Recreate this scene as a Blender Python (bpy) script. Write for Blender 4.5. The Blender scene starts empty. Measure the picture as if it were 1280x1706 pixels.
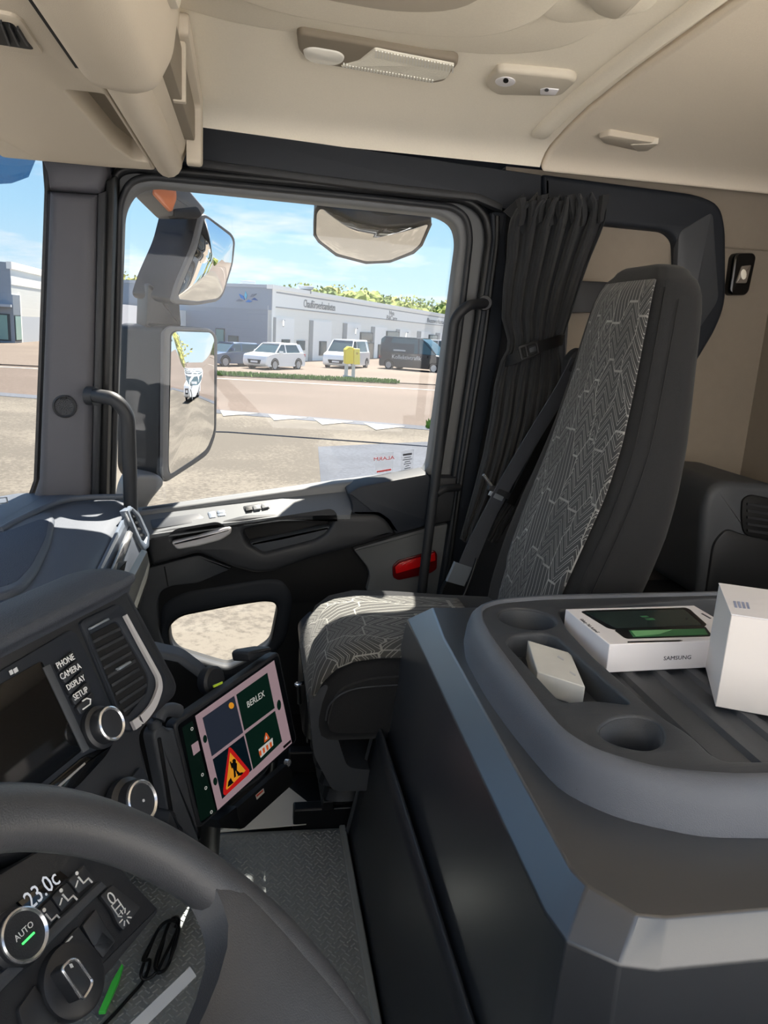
import bpy, bmesh, math, random
from mathutils import Vector, Matrix
from mathutils.geometry import tessellate_polygon
random.seed(11)
V = Vector
sc = bpy.context.scene
COL = sc.collection
PI = math.pi

# ------------------------------------------------------------------ camera
# metres; +X = towards the rear of the cab, +Y = towards the passenger door, Z up
FPX = 1250.0
CAM = V((0.0, 0.0, 1.25))
ROLL, PITCH, YAW = math.radians(3.4), math.radians(13.43), math.radians(10.4)
cF = V((math.sin(YAW) * math.cos(PITCH), math.cos(YAW) * math.cos(PITCH), -math.sin(PITCH)))
cR0 = V((math.cos(YAW), -math.sin(YAW), 0)); cU0 = cR0.cross(cF)
cR = cR0 * math.cos(ROLL) + cU0 * math.sin(ROLL)
cU = cU0 * math.cos(ROLL) - cR0 * math.sin(ROLL)
cam_d = bpy.data.cameras.new('camera'); cam = bpy.data.objects.new('camera', cam_d); COL.objects.link(cam)
cam_d.sensor_fit = 'VERTICAL'; cam_d.sensor_height = 36.0; cam_d.sensor_width = 27.0
cam_d.lens = FPX / 1706.0 * 36.0; cam_d.clip_start = 0.02; cam_d.clip_end = 2000
mw = Matrix((cR, cU, -cF)).transposed().to_4x4(); mw.translation = CAM
cam.matrix_world = mw
sc.camera = cam

# ------------------------------------------------------------------ view
sc.view_settings.view_transform = 'Standard'
sc.view_settings.look = 'None'
sc.view_settings.gamma = 1.0
sc.view_settings.use_curve_mapping = False
sc.view_settings.exposure = 1.7
sc.cycles.diffuse_bounces = 8
sc.cycles.max_bounces = 14
sc.cycles.transparent_max_bounces = 16

# ------------------------------------------------------------------ sky
SKY = 0.37
w = bpy.data.worlds.new('sky'); sc.world = w; w.use_nodes = True
nt = w.node_tree; nt.nodes.clear()
def N(tree, t, **k):
    n = tree.nodes.new(t)
    for a, b in k.items(): setattr(n, a, b)
    return n
tc = N(nt, 'ShaderNodeTexCoord'); sp = N(nt, 'ShaderNodeSeparateXYZ'); nt.links.new(tc.outputs['Generated'], sp.inputs[0])
ramp = N(nt, 'ShaderNodeValToRGB'); nt.links.new(sp.outputs['Z'], ramp.inputs[0])
cr = ramp.color_ramp
cr.elements[0].position = 0.0; cr.elements[0].color = (0.66, 0.84, 0.93, 1)
cr.elements[1].position = 1.0; cr.elements[1].color = (0.12, 0.27, 0.62, 1)
e = cr.elements.new(0.12); e.color = (0.42, 0.70, 0.93, 1)
e = cr.elements.new(0.30); e.color = (0.26, 0.53, 0.88, 1)
# clouds: direction flattened on a layer
mx = N(nt, 'ShaderNodeMath', operation='MAXIMUM'); nt.links.new(sp.outputs['Z'], mx.inputs[0]); mx.inputs[1].default_value = 0.03
ad = N(nt, 'ShaderNodeMath', operation='ADD'); nt.links.new(mx.outputs[0], ad.inputs[0]); ad.inputs[1].default_value = 0.12
dv = N(nt, 'ShaderNodeVectorMath', operation='DIVIDE'); nt.links.new(tc.outputs['Generated'], dv.inputs[0])
cb = N(nt, 'ShaderNodeCombineXYZ')
for i in range(3): nt.links.new(ad.outputs[0], cb.inputs[i])
nt.links.new(cb.outputs[0], dv.inputs[1])
nz = N(nt, 'ShaderNodeTexNoise'); nz.inputs['Scale'].default_value = 1.15; nz.inputs['Detail'].default_value = 8; nz.inputs['Roughness'].default_value = 0.62
nt.links.new(dv.outputs[0], nz.inputs['Vector'])
cr2 = N(nt, 'ShaderNodeValToRGB'); nt.links.new(nz.outputs['Fac'], cr2.inputs[0])
cr2.color_ramp.elements[0].position = 0.49; cr2.color_ramp.elements[0].color = (0, 0, 0, 1)
cr2.color_ramp.elements[1].position = 0.72; cr2.color_ramp.elements[1].color = (1, 1, 1, 1)
mixc = N(nt, 'ShaderNodeMix', data_type='RGBA'); nt.links.new(cr2.outputs['Color'], mixc.inputs[0])
nt.links.new(ramp.outputs['Color'], mixc.inputs[6]); mixc.inputs[7].default_value = (0.93, 0.95, 0.97, 1)
bg = N(nt, 'ShaderNodeBackground'); bg.inputs['Strength'].default_value = SKY
nt.links.new(mixc.outputs[2], bg.inputs['Color'])
wo = N(nt, 'ShaderNodeOutputWorld'); nt.links.new(bg.outputs[0], wo.inputs[0])

# ------------------------------------------------------------------ sun (high, from the passenger side, a little behind)
sun_d = bpy.data.lights.new('sun', 'SUN'); sun_d.energy = 6.5; sun_d.angle = math.radians(0.6); sun_d.color = (1.0, 0.93, 0.82)
sun = bpy.data.objects.new('sun', sun_d); COL.objects.link(sun)
SUN_TO = V((0.16, 0.51, 0.85)).normalized()
sun.rotation_euler = SUN_TO.to_track_quat('Z', 'Y').to_euler()
sun.location = (3, 6, 9)

# ------------------------------------------------------------------ geometry helpers
def ray(x, y): return cF * FPX + cR * (x - 640) - cU * (y - 853)
def U(x, y, X=None, Y=None, Z=None):
    """photo pixel -> point on the plane X=, Y= or Z="""
    d = ray(x, y)
    if X is not None: t = (X - CAM.x) / d.x
    elif Y is not None: t = (Y - CAM.y) / d.y
    else: t = (Z - CAM.z) / d.z
    return CAM + d * t
class Plane:
    def __init__(s, o, ux, uy):
        s.o = V(o); s.ux = V(ux).normalized(); n = s.ux.cross(V(uy)).normalized(); s.n = n; s.uy = n.cross(s.ux).normalized()
    def at(s, u, v, z=0): return s.o + s.ux * u + s.uy * v + s.n * z
    def px(s, x, y, lift=0):
        d = ray(x, y); t = ((s.o + s.n * lift) - CAM).dot(s.n) / d.dot(s.n)
        p = CAM + d * t - s.o
        return (p.dot(s.ux), p.dot(s.uy))
    def up(s, k): return Plane(s.o + s.n * k, s.ux, s.uy)
def PY(y): return Plane((0, y, 0), (1, 0, 0), (0, 0, 1))      # faces the camera (-Y)
def PZ(z): return Plane((0, 0, z), (1, 0, 0), (0, 1, 0))      # faces up
def PZD(z): return Plane((0, 0, z), (1, 0, 0), (0, -1, 0))    # faces down
def PX(x): return Plane((x, 0, 0), (0, 1, 0), (0, 0, 1))      # faces +X (rear)

def wloc(o):
    p = V((0, 0, 0))
    while o is not None: p += V(o.location); o = o.parent
    return p
def empty(name, loc=(0, 0, 0)):
    o = bpy.data.objects.new(name, None); o.empty_display_size = 0.05; COL.objects.link(o); o.location = loc
    return o
def tag(o, label=None, cat=None, group=None, kind=None):
    if label: o['label'] = label
    if cat: o['category'] = cat
    if group: o['group'] = group
    if kind: o['kind'] = kind
    return o
def thing(name, label, cat, loc=(0, 0, 0), group=None): return tag(empty(name, loc), label, cat, group)
def finish(name, me, mat, parent=None, smooth=35):
    if parent is not None:
        me.transform(Matrix.Translation(-wloc(parent)))
    o = bpy.data.objects.new(name, me); COL.objects.link(o)
    if parent is not None: o.parent = parent
    if mat is not None: me.materials.append(mat)
    if smooth:
        me.shade_smooth(); me.set_sharp_from_angle(angle=math.radians(smooth))
    return o
def obj(name, verts, faces, mat, parent=None, smooth=35, fix=True):
    me = bpy.data.meshes.new(name); me.from_pydata([tuple(v) for v in verts], [], faces)
    if fix:
        bm = bmesh.new(); bm.from_mesh(me); bmesh.ops.recalc_face_normals(bm, faces=bm.faces); bm.to_mesh(me); bm.free()
    me.update()
    return finish(name, me, mat, parent, smooth)
def bevel(o, wd, seg=2, ang=35):
    m = o.modifiers.new('bevel', 'BEVEL'); m.width = wd; m.segments = seg; m.limit_method = 'ANGLE'; m.angle_limit = math.radians(ang); m.harden_normals = False
    return o
def rc(pts, r, n=4):
    """round the corners of a closed 2D polygon"""
    out = []; L = len(pts)
    for i in range(L):
        a, b, c = V(pts[i - 1][:2]), V(pts[i][:2]), V(pts[(i + 1) % L][:2])
        rr = r[i] if isinstance(r, (list, tuple)) else r
        la, lc = (a - b).length, (c - b).length
        k = min(rr, la * 0.48, lc * 0.48)
        if k < 1e-6: out.append(tuple(b)); continue
        p, q = b + (a - b).normalized() * k, b + (c - b).normalized() * k
        for j in range(n + 1):
            t = j / n
            out.append(tuple(p * (1 - t) ** 2 + b * 2 * t * (1 - t) + q * t * t))
    return out
def area2(p): return sum(p[i - 1][0] * p[i][1] - p[i][0] * p[i - 1][1] for i in range(len(p))) / 2
def offs(p, d):
    """move a closed loop to its left by d (inward for counter-clockwise)"""
    out = []; L = len(p)
    for i in range(L):
        a, b, c = V(p[i - 1]), V(p[i]), V(p[(i + 1) % L])
        e1 = (b - a); e2 = (c - b)
        if e1.length < 1e-9: e1 = e2
        if e2.length < 1e-9: e2 = e1
        e1.normalize(); e2.normalize()
        n1 = V((-e1.y, e1.x)); n2 = V((-e2.y, e2.x)); m = n1 + n2
        if m.length < 1e-6: m = n1
        m.normalize(); k = max(0.5, m.dot(n1))
        out.append(tuple(b + m * (d / k)))
    return out
def plate(name, pl, outer, mat, parent=None, holes=(), depth=0.01, bev=0.0, seg=2, smooth=40):
    """slab with holes; front face on the plane, thickness behind it"""
    loops = []
    for i, lp in enumerate([outer] + list(holes)):
        lp = [tuple(q[:2]) for q in lp]
        if (area2(lp) > 0) != (i == 0): lp = lp[::-1]
        loops.append(lp)
    verts = []; faces = []
    fronts = []; backs = []
    for lp in loops:
        L = len(lp); rings = [(lp, -depth)]
        if bev > 0:
            for s in range(seg + 1):
                a = s / seg * PI / 2
                rings.append((offs(lp, bev * (1 - math.cos(a))), -bev * (1 - math.sin(a))))
        else: rings.append((lp, 0))
        base = len(verts)
        for r, z in rings:
            for u, v in r: verts.append(pl.at(u, v, z))
        for k in range(len(rings) - 1):
            for i in range(L):
                j = (i + 1) % L
                faces.append((base + k * L + i, base + k * L + j, base + (k + 1) * L + j, base + (k + 1) * L + i))
        fronts.append((rings[-1][0], base + (len(rings) - 1) * L)); backs.append((lp, base))
    for caps, flip in ((fronts, False), (backs, True)):
        if len(caps) == 1:
            L = len(caps[0][0]); f = list(range(caps[0][1], caps[0][1] + L))
            faces.append(tuple(f[::-1] if flip else f))
        else:
            idx = []
            for lp, b in caps: idx += list(range(b, b + len(lp)))
            for t in tessellate_polygon([[V((u, v, 0)) for u, v in lp] for lp, b in caps]):
                f = [idx[q] for q in t]
                p = [verts[q] for q in f]
                nn = (p[1] - p[0]).cross(p[2] - p[0])
                if (nn.dot(pl.n) > 0) == flip: f = f[::-1]
                faces.append(tuple(f))
    return obj(name, verts, faces, mat, parent, smooth, fix=False)
def ppx(name, pl, pxs, mat, parent=None, holes=(), depth=0.01, bev=0.0, r=0.0, hr=None, lift=0, seg=2, n=4):
    """plate whose outline is read off the photo on that plane"""
    q = pl.up(lift) if lift else pl
    o = [q.px(x, y) for x, y in pxs]
    if r: o = rc(o, r, n)
    hs = []
    for h in holes:
        k = [q.px(x, y) for x, y in h]
        if hr or r: k = rc(k, hr or r, n)
        hs.append(k)
    return plate(name, q, o, mat, parent, hs, depth, bev, seg)
def rect(u0, v0, u1, v1): return [(u0, v0), (u1, v0), (u1, v1), (u0, v1)]
def rrect(cu, cv, w_, h_, r, n=4): return rc(rect(cu - w_ / 2, cv - h_ / 2, cu + w_ / 2, cv + h_ / 2), r, n)
def circ(cu, cv, r, n=24, r2=None): return [(cu + r * math.cos(2 * PI * i / n), cv + (r2 or r) * math.sin(2 * PI * i / n)) for i in range(n)]
def box(name, x0, x1, y0, y1, z0, z1, mat, parent=None, bev=0.0, seg=2):
    vs = [(x, y, z) for z in (z0, z1) for y in (y0, y1) for x in (x0, x1)]
    fs = [(0, 2, 3, 1), (4, 5, 7, 6), (0, 1, 5, 4), (2, 6, 7, 3), (0, 4, 6, 2), (1, 3, 7, 5)]
    o = obj(name, vs, fs, mat, parent)
    if bev: bevel(o, bev, seg)
    return o
def hexa(name, b, t, mat, parent=None, bev=0.0, seg=2):
    """solid between two 3D polygons with the same count"""
    L = len(b); vs = list(b) + list(t)
    fs = [tuple(range(L))[::-1], tuple(range(L, 2 * L))] + [(i, (i + 1) % L, L + (i + 1) % L, L + i) for i in range(L)]
    o = obj(name, vs, fs, mat, parent)
    if bev: bevel(o, bev, seg)
    return o
def loft(name, rings, mat, parent=None, closed=True, caps=True, smooth=50, thick=0.0):
    L = len(rings[0]); vs = [p for r in rings for p in r]; fs = []
    for k in range(len(rings) - 1):
        for i in range(L if closed else L - 1):
            j = (i + 1) % L
            fs.append((k * L + i, k * L + j, (k + 1) * L + j, (k + 1) * L + i))
    if caps and closed:
        fs.append(tuple(range(L))[::-1]); b = (len(rings) - 1) * L; fs.append(tuple(range(b, b + L)))
    o = obj(name, vs, fs, mat, parent, smooth)
    if thick:
        m = o.modifiers.new('solid', 'SOLIDIFY'); m.thickness = thick; m.offset = 0
    return o
def spline(pts, n=6):
    """Catmull-Rom through 3D points"""
    P = [V(p) for p in pts]; out = []
    for i in range(len(P) - 1):
        a, b, c, d = P[max(i - 1, 0)], P[i], P[i + 1], P[min(i + 2, len(P) - 1)]
        for j in range(n):
            t = j / n
            out.append(0.5 * ((2 * b) + (c - a) * t + (2 * a - 5 * b + 4 * c - d) * t * t + (3 * b - a - 3 * c + d) * t ** 3))
    out.append(P[-1]); return out
def bendpath(pts, r, n=5):
    P = [V(p) for p in pts]; out = [P[0]]
    for i in range(1, len(P) - 1):
        a, b, c = P[i - 1], P[i], P[i + 1]
        k = min(r, (a - b).length * .48, (c - b).length * .48)
        p, q = b + (a - b).normalized() * k, b + (c - b).normalized() * k
        for j in range(n + 1):
            t = j / n; out.append(p * (1 - t) ** 2 + b * 2 * t * (1 - t) + q * t * t)
    out.append(P[-1]); return out
def tube_vf(path, rad, ns=10, closed=False):
    P = [V(p) for p in path]; L = len(P); vs = []; fs = []
    tprev = None; nrm = None
    for i in range(L):
        if closed: t = (P[(i + 1) % L] - P[i - 1])
        else: t = (P[min(i + 1, L - 1)] - P[max(i - 1, 0)])
        t.normalize()
        if nrm is None:
            nrm = t.orthogonal().normalized()
        else:
            nrm = (nrm - t * nrm.dot(t))
            nrm = nrm.normalized() if nrm.length > 1e-6 else t.orthogonal().normalized()
        bn = t.cross(nrm); r = rad[i] if isinstance(rad, (list, tuple)) else rad
        for k in range(ns):
            a = 2 * PI * k / ns; vs.append(P[i] + (nrm * math.cos(a) + bn * math.sin(a)) * r)
    for i in range(L if closed else L - 1):
        i2 = (i + 1) % L
        for k in range(ns):
            k2 = (k + 1) % ns; fs.append((i * ns + k, i * ns + k2, i2 * ns + k2, i2 * ns + k))
    if not closed:
        fs.append(tuple(range(ns))[::-1]); fs.append(tuple(range((L - 1) * ns, L * ns)))
    return vs, fs
def tube(name, path, rad, mat, parent=None, ns=10, closed=False):
    vs, fs = tube_vf(path, rad, ns, closed); return obj(name, vs, fs, mat, parent, 60)
def lathe(name, o, axis, prof, mat, parent=None, n=24, smooth=35, caps=True, thick=0.0):
    """prof: list of (radius, height along axis)"""
    ax = V(axis).normalized(); a = ax.orthogonal().normalized(); b = ax.cross(a); o = V(o)
    rings = [[o + ax * h + (a * math.cos(2 * PI * i / n) + b * math.sin(2 * PI * i / n)) * max(r, 1e-5) for i in range(n)] for r, h in prof]
    return loft(name, rings, mat, parent, smooth=smooth, caps=caps, thick=thick)
def ribbon(name, path, wd, th, side, mat, parent=None):
    """flat strap along a path; side = width direction"""
    P = [V(p) for p in path]; rings = []
    for i, p in enumerate(P):
        t = (P[min(i + 1, len(P) - 1)] - P[max(i - 1, 0)]).normalized()
        s = V(side[i] if isinstance(side, list) else side); s = (s - t * s.dot(t)).normalized(); nn = t.cross(s)
        ww = wd[i] if isinstance(wd, (list, tuple)) else wd
        rings.append([p + s * ww / 2 + nn * th / 2, p - s * ww / 2 + nn * th / 2, p - s * ww / 2 - nn * th / 2, p + s * ww / 2 - nn * th / 2])
    return loft(name, rings, mat, parent, smooth=50)
def grid(name, fn, nu, nv, mat, parent=None, thick=0.0, smooth=60):
    vs = [fn(i / nu, j / nv) for j in range(nv + 1) for i in range(nu + 1)]
    fs = [(j * (nu + 1) + i, j * (nu + 1) + i + 1, (j + 1) * (nu + 1) + i + 1, (j + 1) * (nu + 1) + i) for j in range(nv) for i in range(nu)]
    me_uv = None
    o = obj(name, vs, fs, mat, parent, smooth, fix=False)
    uvl = o.data.uv_layers.new(name='uv')
    for lp in o.data.loops:
        k = lp.vertex_index; uvl.data[lp.index].uv = ((k % (nu + 1)) / nu, (k // (nu + 1)) / nv)
    if thick:
        m = o.modifiers.new('solid', 'SOLIDIFY'); m.thickness = thick; m.offset = -1
    return o
_txt = {}
def text(name, s, pl, u, v, size, mat, parent=None, align='CENTER', lift=0.0006, depth=0.0004, sx=1.0, rot=0.0, mirror=False, shear=0.0):
    c = bpy.data.curves.new('tmp', 'FONT'); c.body = s; c.size = size; c.align_x = align; c.align_y = 'CENTER'; c.extrude = depth / 2; c.shear = shear
    c.resolution_u = 2
    t = bpy.data.objects.new('tmp', c); COL.objects.link(t)
    dg = bpy.context.evaluated_depsgraph_get(); me = bpy.data.meshes.new_from_object(t.evaluated_get(dg))
    bpy.data.objects.remove(t); bpy.data.curves.remove(c); me.name = name
    co, si = math.cos(rot), math.sin(rot)
    for vt in me.vertices:
        x, y, z = vt.co; x *= sx * (-1 if mirror else 1)
        x, y = x * co - y * si, x * si + y * co
        vt.co = pl.at(u + x, v + y, lift + z)
    if mirror: me.flip_normals()
    return finish(name, me, mat, parent, 0)
def copy_tree(o, parent=None):
    c = o.copy(); COL.objects.link(c); c.parent = parent
    for ch in list(o.children): copy_tree(ch, c)
    return c

# ------------------------------------------------------------------ materials
def S(r, g, b):
    f = lambda c: (c / 255 / 12.92) if c / 255 <= 0.04045 else ((c / 255 + 0.055) / 1.055) ** 2.4
    return (f(r), f(g), f(b), 1)
MATS = {}
def mat(name, col, rough=0.5, metal=0.0, bump=0.0, bscale=400, var=0.0, vscale=6, spec=0.5, coat=0.0, emit=None, estr=0.0, sheen=0.0, trans=0.0, kind='noise', coords='Object'):
    m = bpy.data.materials.new(name); m.use_nodes = True; t = m.node_tree; b = t.nodes['Principled BSDF']
    b.inputs['Base Color'].default_value = col if len(col) == 4 else (*col, 1)
    b.inputs['Roughness'].default_value = rough; b.inputs['Metallic'].default_value = metal
    b.inputs['Specular IOR Level'].default_value = spec; b.inputs['Coat Weight'].default_value = coat
    b.inputs['Sheen Weight'].default_value = sheen; b.inputs['Transmission Weight'].default_value = trans
    if emit: b.inputs['Emission Color'].default_value = emit; b.inputs['Emission Strength'].default_value = estr
    if bump or var:
        c = N(t, 'ShaderNodeTexCoord')
    if bump:
        if kind == 'noise':
            n = N(t, 'ShaderNodeTexNoise'); n.inputs['Scale'].default_value = bscale; n.inputs['Detail'].default_value = 3; out = n.outputs['Fac']
        else:
            n = N(t, 'ShaderNodeTexVoronoi'); n.inputs['Scale'].default_value = bscale; out = n.outputs['Distance']
        t.links.new(c.outputs[coords], n.inputs['Vector'])
        bp = N(t, 'ShaderNodeBump'); bp.inputs['Strength'].default_value = bump; bp.inputs['Distance'].default_value = 0.002
        t.links.new(out, bp.inputs['Height']); t.links.new(bp.outputs[0], b.inputs['Normal'])
    if var:
        n2 = N(t, 'ShaderNodeTexNoise'); n2.inputs['Scale'].default_value = vscale; n2.inputs['Detail'].default_value = 6
        t.links.new(c.outputs[coords], n2.inputs['Vector'])
        hs = N(t, 'ShaderNodeMix', data_type='RGBA'); hs.inputs[6].default_value = tuple(x * (1 - var) for x in col[:3]) + (1,); hs.inputs[7].default_value = tuple(min(1, x * (1 + var)) for x in col[:3]) + (1,)
        t.links.new(n2.outputs['Fac'], hs.inputs[0]); t.links.new(hs.outputs[2], b.inputs['Base Color'])
    MATS[name] = m; return m
def glassmat(name, tint=(0.985, 0.99, 0.99), refl=0.05):
    m = bpy.data.materials.new(name); m.use_nodes = True; t = m.node_tree; t.nodes.clear()
    tr = N(t, 'ShaderNodeBsdfTransparent'); tr.inputs[0].default_value = (*tint, 1)
    gl = N(t, 'ShaderNodeBsdfGlossy'); gl.inputs['Roughness'].default_value = 0.02
    lw = N(t, 'ShaderNodeLayerWeight'); lw.inputs[0].default_value = 0.5
    pw = N(t, 'ShaderNodeMath', operation='POWER'); t.links.new(lw.outputs['Facing'], pw.inputs[0]); pw.inputs[1].default_value = 6.0
    fr = N(t, 'ShaderNodeMath', operation='MULTIPLY_ADD'); t.links.new(pw.outputs[0], fr.inputs[0]); fr.inputs[1].default_value = 0.5; fr.inputs[2].default_value = refl * 0.5
    mixs = N(t, 'ShaderNodeMixShader'); t.links.new(fr.outputs[0], mixs.inputs[0]); t.links.new(tr.outputs[0], mixs.inputs[1]); t.links.new(gl.outputs[0], mixs.inputs[2])
    o = N(t, 'ShaderNodeOutputMaterial'); t.links.new(mixs.outputs[0], o.inputs[0]); return m

M_head = mat('headliner', S(242, 234, 218), 0.9, bump=0.25, bscale=900, var=0.05, vscale=300, spec=0.2)
M_headrear = mat('headliner_rear', S(230, 219, 202), 0.9, bump=0.25, bscale=900, var=0.05, vscale=300, spec=0.2)
M_beige = mat('beige_plastic', S(198, 188, 172), 0.6, bump=0.15, bscale=700, spec=0.35)
M_beigelt = mat('beige_plastic_light', S(205, 197, 182), 0.5, bump=0.1, bscale=700, spec=0.4)
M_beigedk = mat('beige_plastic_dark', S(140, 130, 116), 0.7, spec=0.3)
M_wallb = mat('beige_wall_fabric', S(140, 130, 118), 0.9, bump=0.2, bscale=800, var=0.06, vscale=40, spec=0.2)
M_black = mat('black_plastic', S(36, 38, 42), 0.5, bump=0.12, bscale=900, spec=0.4)
M_navy = mat('black_trim', S(28, 33, 41), 0.6, bump=0.1, bscale=900, spec=0.35)
M_deep = mat('deep_black', S(14, 15, 17), 0.6, spec=0.3)
M_gloss = mat('gloss_black', S(10, 11, 13), 0.08, spec=0.5)
M_dgrey = mat('dark_grey_plastic', S(62, 65, 70), 0.5, bump=0.12, bscale=900, spec=0.4)
M_pillar = mat('pillar_grey', S(74, 74, 80), 0.55, bump=0.12, bscale=900, spec=0.4)
M_mgrey = mat('mid_grey_plastic', S(92, 95, 98), 0.55, bump=0.1, bscale=900, spec=0.4)
M_frame = mat('door_frame_grey', S(104, 106, 108), 0.5, bump=0.08, bscale=700, spec=0.4)
M_seal = mat('rubber_seal', S(20, 21, 23), 0.45, spec=0.4)
M_dash = mat('dash_soft', S(74, 80, 90), 0.55, bump=0.35, bscale=650, spec=0.5)
M_dashfab = mat('dash_mesh', S(66, 74, 88), 0.8, bump=0.6, bscale=500, kind='voronoi', spec=0.3)
M_hood = mat('stack_hood', S(58, 62, 70), 0.6, bump=0.5, bscale=700, spec=0.45)
M_satin = mat('satin_blue_grey', S(96, 106, 120), 0.35, spec=0.6)
M_silver = mat('satin_silver', S(150, 158, 168), 0.35, metal=0.6)
M_chrome = mat('chrome', S(222, 222, 224), 0.22, metal=0.85)
M_chromed = mat('dark_chrome', S(150, 140, 138), 0.25, metal=0.9)
M_white = mat('white_print', S(225, 225, 225), 0.6)
M_whited = mat('dim_white_print', S(190, 192, 196), 0.6)
M_paper = mat('paper', S(214, 212, 206), 0.8, var=0.04, vscale=14)
M_card = mat('white_card', S(236, 234, 238), 0.45, bump=0.02, bscale=200)
M_cardw = mat('white_card_warm', S(232, 226, 222), 0.6, bump=0.03, bscale=200)
M_cardg = mat('white_card_worn', S(206, 205, 200), 0.55, var=0.12, vscale=30)
M_console = mat('console_plastic', S(44, 47, 52), 0.38, bump=0.05, bscale=1100, var=0.04, vscale=9, spec=1.0, coat=1.0)
M_console.node_tree.nodes['Principled BSDF'].inputs['Coat Roughness'].default_value = 0.32
M_tray = mat('tray_plastic', S(92, 96, 104), 0.5, bump=0.35, bscale=900, spec=0.5)
M_traydk = mat('tray_inner', S(60, 63, 68), 0.5, bump=0.25, bscale=900, spec=0.45)
M_rubber = mat('rubber_mat', S(138, 143, 144), 0.6, bump=0.2, bscale=900, spec=0.35)
M_dots = mat('rubber_dots', S(84, 88, 95), 0.4, spec=0.5)
M_rubberdk = mat('rubber_tunnel', S(44, 47, 51), 0.45, spec=0.4)
M_rim = mat('wheel_leather', S(58, 59, 62), 0.42, bump=0.18, bscale=900, spec=0.5)
M_fabdk = mat('seat_fabric_dark', S(36, 37, 39), 0.95, bump=0.4, bscale=900, spec=0.2, sheen=0.1)
M_curt = mat('curtain_fabric', S(40, 42, 45), 0.95, bump=0.3, bscale=1200, spec=0.2, sheen=0.1)
M_belt = mat('belt_webbing', S(66, 70, 78), 0.6, bump=0.4, bscale=700, spec=0.4)
M_seatbase = mat('seat_base', S(18, 19, 21), 0.4, spec=0.4)
M_seatcov = mat('seat_side_cover', S(96, 98, 95), 0.45)
M_red = mat('reflector_red', S(200, 22, 24), 0.15, spec=0.6, bump=0.3, bscale=300, kind='voronoi')
M_reddk = mat('reflector_dark', S(90, 10, 14), 0.2)
M_green = mat('green_plastic', S(90, 245, 100), 0.4)
M_lime = mat('lime_mark', S(190, 220, 60), 0.5)
M_mirror = mat('mirror', (0.86, 0.87, 0.88, 1), 0.01, metal=1.0)
M_glass = glassmat('window_glass')
M_lens = mat('lamp_lens', S(244, 240, 226), 0.2, bump=0.5, bscale=260, spec=0.5)
M_lever = mat('satin_lever', S(196, 194, 196), 0.3, metal=0.3)
M_lensw = mat('lamp_spot', S(248, 246, 238), 0.15, spec=0.5)
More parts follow.
